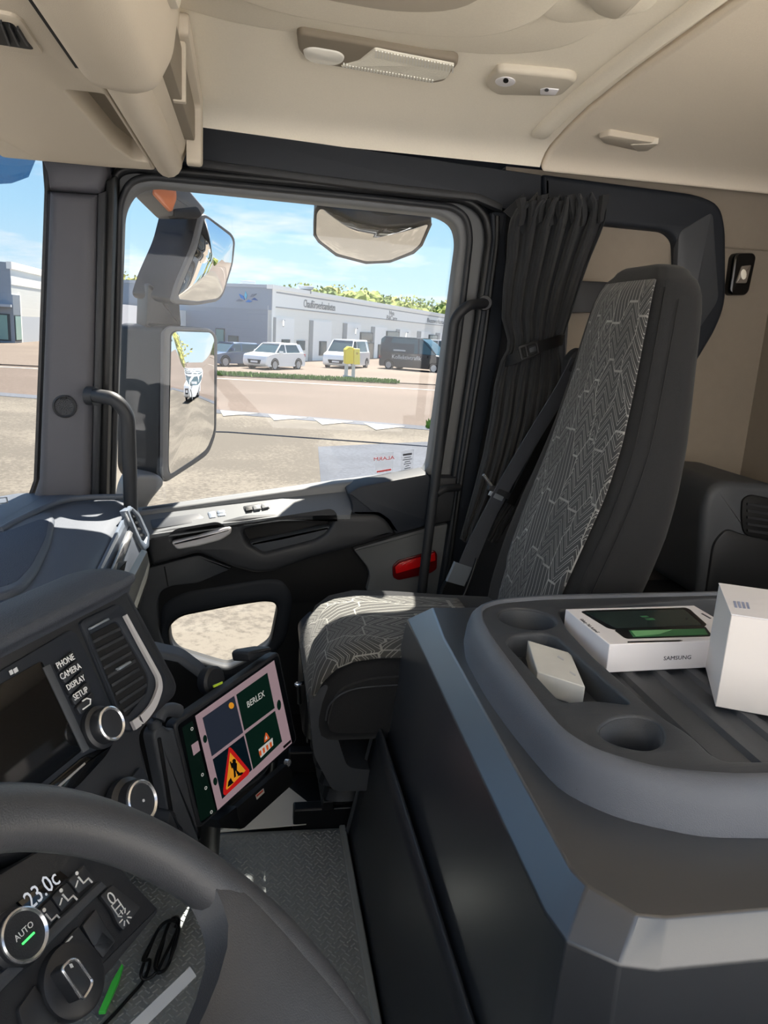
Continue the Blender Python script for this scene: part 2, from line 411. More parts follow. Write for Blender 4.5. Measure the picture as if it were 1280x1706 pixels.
def patmat(name, su, sv, base, line):
    m = bpy.data.materials.new(name); m.use_nodes = True; t = m.node_tree; b = t.nodes['Principled BSDF']
    b.inputs['Roughness'].default_value = 0.9; b.inputs['Specular IOR Level'].default_value = 0.25; b.inputs['Sheen Weight'].default_value = 0.15
    uv = N(t, 'ShaderNodeTexCoord')
    s = N(t, 'ShaderNodeSeparateXYZ'); t.links.new(uv.outputs['UV'], s.inputs[0])
    def mth(op, a, c=None):
        n = N(t, 'ShaderNodeMath', operation=op)
        for i, q in enumerate((a, c)):
            if q is None: continue
            if isinstance(q, (int, float)): n.inputs[i].default_value = q
            else: t.links.new(q, n.inputs[i])
        return n.outputs[0]
    A = mth('MULTIPLY', s.outputs[0], su); B = mth('MULTIPLY', s.outputs[1], sv)
    cb = N(t, 'ShaderNodeCombineXYZ'); t.links.new(A, cb.inputs[0]); t.links.new(mth('MULTIPLY', B, 0.62), cb.inputs[1])
    vo = N(t, 'ShaderNodeTexVoronoi', voronoi_dimensions='2D', distance='MANHATTAN'); vo.inputs['Scale'].default_value = 13; vo.inputs['Randomness'].default_value = 0.75
    t.links.new(cb.outputs[0], vo.inputs['Vector'])
    sc_ = N(t, 'ShaderNodeSeparateColor'); t.links.new(vo.outputs['Color'], sc_.inputs[0])
    tri = mth('PINGPONG', mth('ADD', A, mth('MULTIPLY', mth('ROUND', mth('MULTIPLY', sc_.outputs[0], 2.0)), 0.02)), 0.032)
    sgn = mth('SUBTRACT', mth('MULTIPLY', mth('ROUND', sc_.outputs[1]), 2.0), 1.0)
    k = mth('ADD', B, mth('MULTIPLY', mth('MULTIPLY', tri, sgn), 1.15))
    k = mth('ADD', k, mth('MULTIPLY', sc_.outputs[2], 0.03))
    fr = mth('FRACT', mth('DIVIDE', k, 0.0225))
    l1 = mth('LESS_THAN', mth('ABSOLUTE', mth('SUBTRACT', mth('ABSOLUTE', mth('SUBTRACT', fr, 0.5)), 0.17)), 0.045)
    kk = mth('ADD', A, mth('MULTIPLY', B, mth('MULTIPLY', sgn, 0.28)))
    l2 = mth('LESS_THAN', mth('ABSOLUTE', mth('SUBTRACT', mth('FRACT', mth('DIVIDE', kk, 0.0160)), 0.5)), 0.07)
    sel = mth('GREATER_THAN', sc_.outputs[2], 0.80)
    ln = mth('ADD', mth('MULTIPLY', l1, mth('SUBTRACT', 1.0, sel)), mth('MULTIPLY', l2, sel))
    ve = N(t, 'ShaderNodeTexVoronoi', voronoi_dimensions='2D', feature='F2', distance='MANHATTAN'); ve.inputs['Scale'].default_value = 13; ve.inputs['Randomness'].default_value = 0.75
    t.links.new(cb.outputs[0], ve.inputs['Vector'])
    ed = mth('LESS_THAN', mth('SUBTRACT', ve.outputs['Distance'], vo.outputs['Distance']), 0.035)
    ln = mth('MAXIMUM', ln, ed)
    # line brightness wanders like woven thread
    n1 = N(t, 'ShaderNodeTexNoise'); n1.inputs['Scale'].default_value = 9; t.links.new(cb.outputs[0], n1.inputs['Vector'])
    ln = mth('MULTIPLY', ln, mth('ADD', mth('MULTIPLY', n1.outputs['Fac'], 1.3), -0.05))
    mx_ = N(t, 'ShaderNodeMix', data_type='RGBA'); mx_.inputs[6].default_value = base; mx_.inputs[7].default_value = line
    t.links.new(ln, mx_.inputs[0]); t.links.new(mx_.outputs[2], b.inputs['Base Color'])
    n2 = N(t, 'ShaderNodeTexNoise'); n2.inputs['Scale'].default_value = 900; t.links.new(uv.outputs['Object'], n2.inputs['Vector'])
    bp = N(t, 'ShaderNodeBump'); bp.inputs['Strength'].default_value = 0.35; bp.inputs['Distance'].default_value = 0.002
    t.links.new(n2.outputs['Fac'], bp.inputs['Height']); t.links.new(bp.outputs[0], b.inputs['Normal'])
    return m

# =================================================================== THE CAB SHELL
st = lambda o: tag(o, kind='structure')
FLZ = 0.21
fl = st(box('floor', -0.62, 1.46, -0.10, 1.96, FLZ - 0.05, FLZ, M_deep))
tag(fl, 'black cab floor under the rubber mat', 'floor')
# ceiling: profile across Y swept along X, front part and a slightly lower rear panel
prof = [(-0.12, 1.70), (0.1, 1.735), (0.5, 1.748), (1.0, 1.748), (1.4, 1.738), (1.6, 1.725), (1.70, 1.712), (1.765, 1.70), (1.80, 1.692), (1.825, 1.682), (1.842, 1.668), (1.85, 1.655)]
def sweep_roof(name, x0, x1, drop, m, parent=None, xend=None):
    inner = [(y, z - drop) for y, z in prof]
    outer = [(y + 0.06, z + 0.07 + drop * 0) for y, z in prof[::-1]]
    ring2 = inner + outer
    xs = [x0, x1]
    rings = [[V((x, y, z)) for y, z in ring2] for x in xs]
    return loft(name, rings, m, parent, smooth=45)
ce = tag(st(sweep_roof('ceiling', -0.52, 0.668, 0.0, M_head)), 'beige fabric headliner over the front of the cab', 'ceiling')
rear_panel = sweep_roof('rear_panel', 0.672, 1.46, 0.012, M_headrear, ce)
bevel(rear_panel, 0.012, 3, 60)
# transverse rib in front of the seam
rg = []
for y, z in [(1.775, 1.70), (1.745, 1.703), (1.70, 1.711), (1.6, 1.724), (1.4, 1.737), (1.0, 1.747), (0.5, 1.747)]:
    xc = 0.625 + (1.75 - y) * 0.02; hw = 0.022 if y < 1.76 else 0.012
    hh = 0.016 if y < 1.76 else 0.004
    rg.append([V((xc + hw * math.cos(a), y, z - hh * math.sin(a) + 0.002)) for a in [PI * k / 10 for k in range(11)]] + [V((xc, y, z + 0.01))])
loft('rib', rg, M_head, ce, smooth=60)
# roof hatch surround in the middle of the ceiling
pz = PZD(1.712)
def zpx(pts, z): return [U(x, y, Z=z) for x, y in pts]
hs = [(-0.10, 0.4), (-0.10, 1.22), (0.0, 1.305), (0.13, 1.325), (0.26, 1.325), (0.36, 1.30), (0.415, 1.22), (0.42, 1.10), (0.42, 0.4)]
ho = rc(hs, 0.06)
plate('hatch_surround', pz, [(x, -y) for x, y in ho], M_head, ce, depth=0.035, bev=0.014, seg=3)
hs2 = rc([(-0.20, 0.3), (-0.20, 1.36), (-0.05, 1.44), (0.2, 1.45), (0.42, 1.43), (0.52, 1.36), (0.55, 1.2), (0.55, 0.3)], 0.09)
plate('hatch_step', PZD(1.733), [(x, -y) for x, y in hs2], M_head, ce, depth=0.03, bev=0.016, seg=3)
# recess panel and pull handle on the hatch
plate('hatch_panel', PZD(1.708), [(x, -y) for x, y in rc([(-0.04, 0.4), (-0.04, 1.14), (0.06, 1.22), (0.2, 1.235), (0.29, 1.2), (0.32, 1.1), (0.32, 0.4)], 0.05)], M_beige, ce, depth=0.02, bev=0.006)
hp = zpx([(985, 2), (1005, 22), (1025, 36), (1050, 30), (1075, 6)], 1.70)
ppx('hatch_pull', PZD(1.70), [(960, -12), (992, 28), (1022, 37), (1040, 33), (1062, 12), (1085, -12)], M_beigelt, ce, depth=0.025, bev=0.008, r=0.02)
ppx('hatch_pull_base', PZD(1.716), [(880, -30), (900, 30), (935, 44), (1080, 26), (1125, -30)], M_head, ce, depth=0.02, bev=0.008, r=0.03)

# side wall behind the door (beige), rear wall
wr = tag(st(plate('wall_right', PY(1.90), [(0.60, FLZ), (1.42, FLZ), (1.42, 1.66), (0.60, 1.66)], M_wallb, depth=0.06)), 'beige side wall behind the passenger seat', 'wall')
wb = tag(st(box('wall_rear', 1.372, 1.44, 0.8, 1.96, FLZ, 1.72, M_wallb)), 'beige rear wall of the cab', 'wall')
grid('wall_seam', lambda a, b: V((0.99 + a * 0.39, 1.895 - 0.004 * math.sin(b * PI), 1.512 + 0.004 * b + a * 0.006)), 2, 3, M_beigedk, wr)
# black oval side trim with its blanked window
def px_at(pl, pts): return [pl.px(x, y) for x, y in pts]
side = Plane((0, 1.862, 0), (1, 0, 0), (0, 0, 1))
so = rc(px_at(side, [(905, 289), (1165, 323), (1203, 340), (1212, 380), (1212, 505), (1196, 548), (1150, 625), (1050, 760), (930, 760), (905, 560)]), [0.01, 0.05, 0.05, 0.05, 0.06, 0.08, 0.1, 0.05, 0.05, 0.01])
si_ = rc(px_at(side, [(945, 368), (1112, 385), (1128, 400), (1131, 500), (1095, 590), (1040, 640), (945, 640)]), 0.03)
sd = tag(st(plate('trim_1', side, so, M_navy, holes=[si_], depth=0.034, bev=0.014, seg=3)), 'black frame around the blanked side window behind the seat', 'trim')
ppx('blank_panel', side, [(930, 360), (1140, 378), (1140, 640), (930, 640)], M_wallb, sd, depth=0.004, lift=-0.03)
ppx('cross_bar', side, [(930, 466), (1020, 470), (1020, 520), (930, 522)], M_black, sd, depth=0.02, bev=0.006, lift=0.004)
ppx('inner_lip', side, [(1131, 385), (1190, 350), (1200, 500), (1142, 585), (1125, 520)], M_dgrey, sd, depth=0.02, bev=0.008, r=0.02, lift=0.004)

ppx('pillar_filler', PY(1.868), [(830, 352), (960, 360), (940, 640), (880, 760), (830, 1010), (740, 1010)], M_black, sd, depth=0.012)
# cant rail over the door
cr_p = PY(1.842)
t2 = tag(st(ppx('trim_2', cr_p, [(326, 209), (903, 291), (903, 352), (845, 350), (800, 331), (600, 311), (326, 272)], M_navy, depth=0.05, bev=0.006)), 'black cant rail trim above the passenger door', 'trim')
ppx('end_piece', cr_p, [(300, 205), (321, 209), (321, 272), (300, 268)], M_navy, t2, depth=0.05, bev=0.004)
ppx('ledge', PY(1.836), [(314, 262), (600, 300), (800, 322), (838, 340), (838, 352), (795, 334), (600, 313), (314, 276)], M_black, t2, depth=0.03, bev=0.004)

# outer skin of the cab side, behind everything, open at both windows
ok_ = PY(1.952)
sk_w = [(190, 345), (212, 305), (250, 292), (735, 345), (768, 360), (780, 402), (730, 800), (560, 822), (400, 846), (240, 866), (172, 870)]
sk_l = [(270, 1045), (295, 1018), (380, 1000), (440, 992), (468, 995), (472, 1016), (460, 1085), (420, 1108), (380, 1126), (355, 1122), (286, 1100), (272, 1080)]
tag(st(plate('wall_outer', ok_, [(-0.52, 0.0), (1.44, 0.0), (1.44, 1.80), (-0.46, 1.80)], M_navy, holes=[rc(px_at(ok_, sk_w), 0.04), rc(px_at(ok_, sk_l), 0.03)], depth=-0.02)), 'dark outer skin of the cab side around the door windows', 'wall')

# A pillar
pp = PY(1.80)
ap = tag(st(ppx('trim_3', pp, [(80, 316), (163, 322), (160, 500), (152, 820), (150, 905), (20, 905), (46, 850), (62, 800), (70, 600)], M_pillar, depth=0.10, bev=0.022, seg=4)), 'grey windscreen pillar with a round tweeter grille', 'pillar')
ppx('pillar_cap', pp, [(60, 245), (170, 255), (178, 285), (166, 321), (80, 314), (76, 285)], M_pillar, ap, depth=0.10, bev=0.018, seg=3)
ppx('seal_front', pp, [(70, 262), (79, 285), (79, 316), (69, 600), (61, 800), (44, 850), (10, 905), (0, 905), (40, 845), (56, 800), (64, 600), (74, 316), (72, 290)], M_seal, ap, depth=0.10, lift=-0.035)
ppx('edge_strip', pp, [(163, 322), (176, 318), (172, 500), (163, 830), (152, 830), (158, 560)], M_black, ap, depth=0.06, bev=0.004, lift=-0.004)
ppx('rubber_strip', pp, [(176, 300), (192, 292), (186, 500), (178, 835), (163, 835), (172, 500)], M_seal, ap, depth=0.06, bev=0.006, lift=-0.02)
tw = pp.up(0.0)
cu, cv = tw.px(108, 677)
lathe('tweeter_ring', tw.at(cu, cv, 0), tw.n, [(0.0, 0.0), (0.026, 0.0), (0.026, 0.004), (0.022, 0.006), (0.020, 0.004), (0, 0.004)], M_black, ap, 28)
gv, gf = [], []
for ring_i in range(1, 6):
    n_ = 5 * ring_i
    for k in range(n_):
        a = 2 * PI * k / n_ + ring_i; r_ = ring_i * 0.0036
        o = tw.at(cu + r_ * math.cos(a), cv + r_ * math.sin(a), 0.0042); b0 = len(gv)
        gv += [o + tw.ux * 0.0012, o + tw.uy * 0.0012, o - tw.ux * 0.0012, o - tw.uy * 0.0012, o + tw.n * 0.0012]
        gf += [(b0, b0 + 1, b0 + 4), (b0 + 1, b0 + 2, b0 + 4), (b0 + 2, b0 + 3, b0 + 4), (b0 + 3, b0, b0 + 4)]
tag(obj('grille_bumps', gv, gf, M_dgrey, ap, 0, fix=False), kind='stuff')
ppx('tweeter_tab', pp, [(102, 661), (110, 660), (110, 665), (102, 666)], M_deep, ap, depth=0.003, lift=0.007)

# windscreen: gently curved pane from the pillar across the front
def wsf(a, b):
    y = 1.83 - a * 1.95
    bul = 0.07 * (1 - ((y - 0.87) / 1.0) ** 2)
    top = V((-0.415, 0, 1.62)); bot = V((-0.465, 0, 0.78))
    p = bot.lerp(top, b); return V((p.x - bul, y, p.z))
w1 = tag(st(grid('window_1', wsf, 24, 6, M_glass, thick=0.006)), 'clear windscreen at the front of the cab', 'windscreen')
st_p = Plane(U(10, 835, X=-0.60), (0, 1, 0), (0, 0, 1))
stp = Plane((wsf(0.21, 0.1)), (-0.06, 1, 0), (0.05, 0, 1))
ppx('windscreen_sticker', stp, [(-20, 831), (12, 828), (14, 838), (-20, 842)], M_whited, w1, holes=[[(-18, 832.5), (10, 829.5), (12, 836.5), (-18, 840)]], depth=0.0008, lift=0.012)
# front wall under the windscreen
st(tag(plate('wall_front', PX(-0.60), [(-0.10, FLZ), (1.90, FLZ), (1.90, 0.74), (-0.10, 0.74)], M_deep, depth=0.05), 'dark bulkhead under the windscreen', 'wall'))
st(tag(box('wall_left', -0.52, 1.44, -0.20, -0.11, -1.05, 0.72, M_navy), 'dark lower half of the driver door and body side', 'wall'))
# windscreen header above the pane
box_h = [V((-0.66, y, z)) for y, z in ((-0.1, 1.60), (1.84, 1.60), (1.84, 1.80), (-0.1, 1.80))]
hexa('windscreen_header', [V((-0.50, -0.1, 1.62)), V((-0.40, -0.1, 1.62)), V((-0.40, -0.1, 1.8)), V((-0.52, -0.1, 1.8))], [V((-0.50, 1.84, 1.62)), V((-0.40, 1.84, 1.62)), V((-0.40, 1.84, 1.8)), V((-0.52, 1.84, 1.8))], M_head, ce)

# tinted sun visor outside the windscreen
def visf(a, b):
    y = 2.38 - a * 2.6
    x = -0.57 - 0.05 * (1 - ((y - 0.87) / 1.51) ** 2)
    d = 2.38 - y
    zlow = 1.66 - 0.05 * min(1, d / 0.04) ** 0.5 - 0.045 * min(1, max(0, d - 0.04) / 0.15) - 0.05 * min(1, max(0, d - 0.19) / 0.26)
    return V((x - 0.03 * b, y, 1.74 + (zlow - 1.74) * b))
M_visor = bpy.data.materials.new('tinted_acrylic'); M_visor.use_nodes = True
_t = M_visor.node_tree; _t.nodes.clear()
_tr = N(_t, 'ShaderNodeBsdfTransparent'); _tr.inputs[0].default_value = (0.30, 0.43, 0.55, 1)
_gl = N(_t, 'ShaderNodeBsdfGlossy'); _gl.inputs['Roughness'].default_value = 0.05
_mx = N(_t, 'ShaderNodeMixShader'); _mx.inputs[0].default_value = 0.04
_t.links.new(_tr.outputs[0], _mx.inputs[1]); _t.links.new(_gl.outputs[0], _mx.inputs[2])
_o = N(_t, 'ShaderNodeOutputMaterial'); _t.links.new(_mx.outputs[0], _o.inputs[0])
tag(grid('sun_visor', visf, 40, 8, M_visor, thick=0.004), 'blue tinted acrylic sun visor outside the top of the windscreen', 'sun visor')

# =================================================================== PASSENGER DOOR
door = tag(st(empty('door_1', (0.15, 1.90, 0.4))), 'passenger door with large upper window and small lower window', 'door')
dp = PY(1.885)
win = [(204, 350), (222, 318), (252, 308), (735, 358), (760, 374), (766, 402), (714, 787), (560, 806), (400, 829), (245, 851), (186, 858)]
ppx('window_frame', dp, [(168, 305), (188, 286), (225, 281), (768, 333), (802, 356), (812, 392), (770, 700), (748, 860), (160, 905)], M_frame, door, holes=[win], depth=0.05, bev=0.010, r=0.03, hr=0.03, seg=3)
gl = ppx('window_glass', PY(1.925), [(195, 300), (775, 350), (720, 800), (175, 875)], M_glass, door, depth=0.004)
# rubber seal around the frame
def ringpx(pts, y, r, closed=False, n=6):
    P = [U(a, b, Y=y) for a, b in pts]
    return bendpath(P, r, n)
tube('door_seal', ringpx([(168, 840), (180, 500), (184, 312), (196, 285), (225, 279), (600, 314), (775, 332), (806, 352), (818, 388), (800, 520), (752, 830)], 1.868, 0.06), 0.011, M_seal, door, 8)
tube('frame_bead', ringpx([(186, 840), (196, 500), (199, 340), (216, 302), (250, 294), (600, 328), (755, 345), (778, 362), (784, 395), (765, 560), (730, 790)], 1.872, 0.05), 0.008, M_black, door, 8)
# lower inner panel with the low window
low = [(281, 1045), (300, 1028), (380, 1012), (440, 1003), (458, 1005), (462, 1016), (450, 1075), (420, 1095), (380, 1114), (362, 1110), (296, 1090), (284, 1075)]
pan = ppx('inner_panel', PY(1.893), [(160, 870), (735, 792), (772, 850), (760, 1010), (640, 1320), (160, 1400)], M_deep, door, holes=[low], depth=0.05, bev=0.006, hr=0.02)
ppx('low_window_glass', PY(1.935), [(270, 1000), (475, 980), (470, 1085), (370, 1130), (270, 1105)], M_glass, door, depth=0.004)
ppx('low_window_surround', PY(1.888), [(262, 1010), (300, 985), (440, 962), (470, 962), (492, 990), (482, 1070), (440, 1110), (380, 1140), (350, 1140), (285, 1112), (266, 1075)], M_navy, door, holes=[low], depth=0.03, bev=0.018, r=0.04, hr=0.025, seg=4)
# armrest band with pocket and handle recess
AY = 1.80
ap_ = PY(AY)
arm_out = [(243, 905), (243, 890), (290, 882), (366, 871), (406, 863), (470, 858), (583, 857), (630, 858), (645, 868), (660, 891), (591, 912), (515, 932), (456, 953), (427, 956), (389, 946), (330, 922), (252, 944)]
pocket = [(404, 884), (470, 868), (553, 855), (555, 872), (545, 888), (524, 901), (439, 922), (412, 906)]
hrec = [(287, 896), (298, 888), (362, 877), (371, 884), (354, 895), (292, 907)]
ppx('armrest', ap_, arm_out, M_black, door, holes=[pocket, hrec], depth=0.09, bev=0.012, r=0.012, hr=0.01, seg=3)
ppx('pocket_back', PY(AY + 0.055), [(395, 870), (560, 848), (565, 905), (440, 930), (395, 910)], M_deep, door, depth=0.01)
ppx('pocket_lip', PY(AY + 0.012), [(414, 905), (470, 895), (552, 876), (545, 889), (524, 902), (439, 923)], M_dgrey, door, depth=0.03, bev=0.006, r=0.01)
ppx('handle_cup', PY(AY + 0.05), [(278, 868), (372, 862), (372, 900), (278, 912)], M_deep, door, depth=0.01)
ppx('door_handle', PY(AY - 0.012), [(284, 904), (330, 894), (376, 879), (387, 879), (385, 890), (368, 901), (330, 911), (294, 917)], M_lever, door, depth=0.018, bev=0.007, r=0.008, seg=3)
# sill ledge on top, lit grey
def sill_strip(name, top, bot, y0, y1, m, th=0.012):
    a = [U(x, y, Y=y0) for x, y in top]; b = [U(x, y, Y=y1) for x, y in bot]
    vs = a + b + [p - V((0, 0, th)) for p in a] + [p - V((0, 0, th)) for p in b]; n = len(a); fs = []
    for i in range(n - 1):
        fs += [(i, i + 1, n + i + 1, n + i), (2 * n + i, 3 * n + i, 3 * n + i + 1, 2 * n + i + 1), (n + i, n + i + 1, 3 * n + i + 1, 3 * n + i), (i, 2 * n + i, 2 * n + i + 1, i + 1)]
    fs += [(0, n, 3 * n, 2 * n), (n - 1, 3 * n - 1, 4 * n - 1, 2 * n - 1)]
    return obj(name, vs, fs, m, door, 30)
sill_strip('sill_ledge', [(236, 855), (366, 838), (470, 825), (600, 812)], [(240, 893), (366, 873), (470, 860), (584, 858)], 1.895, 1.80, M_mgrey)
ppx('upper_rail', PY(1.81), [(580, 822), (600, 810), (714, 789), (722, 800), (720, 872), (700, 880), (660, 891), (645, 868), (630, 858), (586, 858), (587, 842)], M_navy, door, depth=0.09, bev=0.008, r=0.006)
ppx('rail_end', PY(1.84), [(718, 796), (762, 796), (752, 868), (716, 876)], M_black, door, depth=0.06, bev=0.006)
ppx('sill_trim_strip', PY(1.898), [(236, 850), (400, 828), (560, 805), (716, 785), (716, 791), (560, 812), (400, 836), (236, 858)], M_seal, door, depth=0.02)
# sill insert and switches lie on the ledge
sa, sb, sd_ = U(236, 855, Y=1.895), U(470, 825, Y=1.895), U(240, 893, Y=1.80)
slp = Plane(sa, sb - sa, sa - sd_)
ppx('sill_insert', slp, [(251, 866), (330, 855), (340, 862), (330, 870), (254, 881)], M_dgrey, door, depth=0.002, lift=0.003, bev=0.0008, r=0.004)
for q in ([(346, 853), (358, 851), (360, 861), (349, 863)], [(361, 851), (374, 849), (375, 853), (362, 855)], [(362, 856), (375, 854), (376, 858), (363, 860)]):
    ppx('switch', slp, q, M_silver, door, depth=0.004, lift=0.005, bev=0.001, r=0.002)
bz = ppx('window_switch_bezel', slp, [(405, 843), (447, 836), (450, 846), (408, 852)], M_black, door, depth=0.003, lift=0.004, bev=0.001, r=0.004)
for q in ([(408, 844), (419, 842), (421, 849), (410, 851)], [(421, 842), (432, 840), (434, 847), (423, 849)], [(435, 839.5), (446, 838), (448, 844), (437, 846.5)]):
    ppx('window_switch', slp, q, M_mgrey if q[0][0] > 415 else M_deep, bz, depth=0.004, lift=0.008, bev=0.001, r=0.002)
# grey panels
ppx('rear_panel', PY(1.872), [(588, 915), (660, 894), (716, 878), (752, 872), (742, 960), (735, 1010), (640, 1010), (610, 985), (617, 960), (612, 945), (600, 930)], M_mgrey, door, depth=0.02, bev=0.006, r=0.01)
ppx('front_panel', PY(1.872), [(230, 950), (252, 945), (330, 924), (389, 947), (330, 972), (285, 977), (268, 985), (262, 1005), (264, 1050), (284, 1112), (240, 1130), (225, 1000)], M_dgrey, door, depth=0.02, bev=0.006, r=0.012)
ppx('panel_seam', PY(1.871), [(273, 944), (275, 944), (281, 977), (279, 977)], M_deep, door, depth=0.004)
rf = ppx('reflector', PY(1.866), [(654, 944), (664, 934), (725, 917), (729, 924), (728, 948), (718, 955), (664, 967), (655, 962)], M_reddk, door, depth=0.012, bev=0.002, r=0.006)
ppx('reflector_lens', PY(1.862), [(659, 945), (667, 938), (702, 928), (702, 944), (660, 956)], M_red, rf, depth=0.004, bev=0.001, r=0.003)
ppx('reflector_lens', PY(1.862), [(711, 926), (725, 921), (726, 934), (712, 938)], M_red, rf, depth=0.004, bev=0.001, r=0.003)
# stickers on the glass, printed to be read from outside
stk = PY(1.923)
M_film = bpy.data.materials.new('sticker_film'); M_film.use_nodes = True
_t = M_film.node_tree; _b = _t.nodes['Principled BSDF']; _b.inputs['Base Color'].default_value = S(200, 205, 215); _b.inputs['Roughness'].default_value = 0.5; _b.inputs['Alpha'].default_value = 0.22
a = ppx('alarm_sticker', stk, [(625, 756), (656, 752), (655, 785), (626, 788)], M_film, gl, depth=0.0006)
M_redp = mat('red_print', S(205, 60, 60), 0.6)
u0, v0 = stk.px(640, 764); text('alarm_text', 'ALARM', stk, u0, v0, 0.013, M_redp, a, mirror=True, sx=1.35, rot=0.12)
ppx('print_line', stk, [(628, 785), (652, 781), (652, 783.5), (628, 787.5)], M_redp, a, depth=0.0004, lift=0.0006)
a = ppx('info_sticker', stk, [(668, 751), (690, 748), (688, 784), (668, 787)], M_film, gl, depth=0.0006)
M_pr = mat('dark_print', S(70, 72, 80), 0.6)
for yy, ww, hh_ in ((757, 15, 3.2), (762, 12, 1.2), (765.5, 15, 1.2), (769, 9, 1.2), (772.5, 12, 1.2), (776, 6, 1.2), (780, 10, 1.2)):
    ppx('print_line', stk, [(679 - ww / 2, yy - hh_ / 2 + 1), (679 + ww / 2, yy - hh_ / 2 - 1), (679 + ww / 2, yy + hh_ / 2 - 1), (679 - ww / 2, yy + hh_ / 2 + 1)], M_pr, a, depth=0.0004, lift=0.0006)
# =================================================================== OVERHEAD SHELF
sh = thing('overhead_shelf', 'beige overhead storage shelf above the windscreen with hatch and open pocket', 'shelf', (-0.3, 0.85, 1.55))
# section (X,Z) at the far end
sec = [(-0.50, 1.61), (-0.24, 1.598), (-0.205, 1.590), (-0.200, 1.56), (-0.172, 1.552), (-0.156, 1.560), (-0.140, 1.60), (-0.128, 1.66), (-0.125, 1.74), (-0.50, 1.74)]
secr = rc(sec, [0, .01, .008, .008, .012, .02, .02, .02, 0, 0], 3)
def secat(y, k): return [V((-0.3 + (x + 0.3) * k, y, 1.66 + (z - 1.66) * k)) for x, z in secr]
shell = loft('shelf_body', [secat(1.772, 0.96), secat(1.765, 0.985), secat(1.75, 1.0), secat(0.9, 1.0), secat(-0.05, 1.0)], M_beige, sh, smooth=40)
# underside panel with the open pocket beside the lip
und = Plane((0, 0, 1.549), (1, 0, 0), (0, -1, 0))
pkt = rc([(-0.262, -1.200), (-0.262, -1.29), (-0.254, -1.55), (-0.238, -1.655), (-0.2105, -1.665), (-0.2085, -1.200)], 0.012, 4)
plate('underside_panel', und, rc([(-0.505, 0.05), (-0.2045, 0.05), (-0.2045, -1.735), (-0.30, -1.752), (-0.505, -1.752)], 0.012, 4), M_beige, sh, holes=[pkt], depth=0.052, bev=0.004, seg=3)
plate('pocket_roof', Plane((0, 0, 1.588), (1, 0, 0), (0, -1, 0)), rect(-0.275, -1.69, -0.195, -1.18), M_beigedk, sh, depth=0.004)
# lower lip roll below the hatch
rl = []
for y in (1.757, 1.750, 1.735, 1.3, 0.8, 0.3, -0.05):
    k = 0.55 if y > 1.755 else 0.85 if y > 1.745 else 1
    rl.append([V((-0.179 + 0.029 * k * math.cos(a), y, 1.570 + 0.033 * k * math.sin(a))) for a in [2 * PI * j / 16 for j in range(16)]])
loft('lip_roll', rl, M_beige, sh)
# open bay on the rear side and the end bracket
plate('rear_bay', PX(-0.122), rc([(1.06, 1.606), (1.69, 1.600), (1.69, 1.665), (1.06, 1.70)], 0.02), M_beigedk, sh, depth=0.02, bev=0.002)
plate('bay_divider', PX(-0.116), rc([(1.40, 1.600), (1.415, 1.600), (1.415, 1.69), (1.40, 1.69)], 0.002), M_beige, sh, depth=0.02, bev=0.002)
plate('end_bracket', PX(-0.110), rc([(1.705, 1.562), (1.752, 1.565), (1.755, 1.70), (1.40, 1.735), (1.40, 1.70), (1.70, 1.672)], 0.012), M_beige, sh, depth=0.03, bev=0.006)
# hatch: a bulging door hung under the rear half, ending part way across
hsec = rc([(-0.208, 1.552), (-0.208, 1.530), (-0.196, 1.519), (-0.150, 1.514), (-0.122, 1.524), (-0.104, 1.565), (-0.096, 1.63), (-0.094, 1.70), (-0.208, 1.70)], 0.012, 3)
def hs_(y, k): return [V((-0.155 + (x + 0.155) * (0.9 + 0.1 * k), y, 1.60 + (z - 1.60) * k)) for x, z in hsec]
hat = loft('hatch_door', [hs_(1.085, 0.60), hs_(1.078, 0.85), hs_(1.062, 0.96), hs_(1.03, 1.0), hs_(0.6, 1.0), hs_(-0.05, 1.0)], M_beige, sh, smooth=50)
box('hatch_gap', -0.2205, -0.2075, -0.05, 1.075, 1.5435, 1.56, M_deep, sh)
plate('hatch_side_panel', PX(-0.090), rc([(0.3, 1.585), (0.90, 1.585), (1.02, 1.60), (1.045, 1.63), (0.98, 1.71), (0.3, 1.71)], 0.02), M_beigelt, sh, depth=0.02, bev=0.004)
plate('hatch_slot', PX(-0.0885), rc([(0.60, 1.612), (0.74, 1.608), (0.78, 1.635), (0.60, 1.650)], 0.012), M_dgrey, sh, depth=0.01, bev=0.001)
# black air vent in the front underside
vp = Plane((0, 0, 1.5485), (1, 0, 0), (0, -1, 0))
ve = ppx('vent_bezel', vp, [(-60, 14), (20, 28), (36, 36), (74, 92), (60, 96), (-60, 70)], M_beige, sh, depth=0.02, bev=0.004, r=0.012, lift=0.004)
ppx('vent_opening', vp, [(-60, 32), (20, 38), (58, 84), (8, 76), (-60, 66)], M_deep, ve, depth=0.01, r=0.008, lift=0.0045)
for k in range(3):
    ppx('vent_louvre', vp, [(0 + k * 14, 40 + k * 5), (3 + k * 14, 40 + k * 5), (18 + k * 15, 78), (14 + k * 15, 77)], M_black, ve, depth=0.004, lift=0.008)

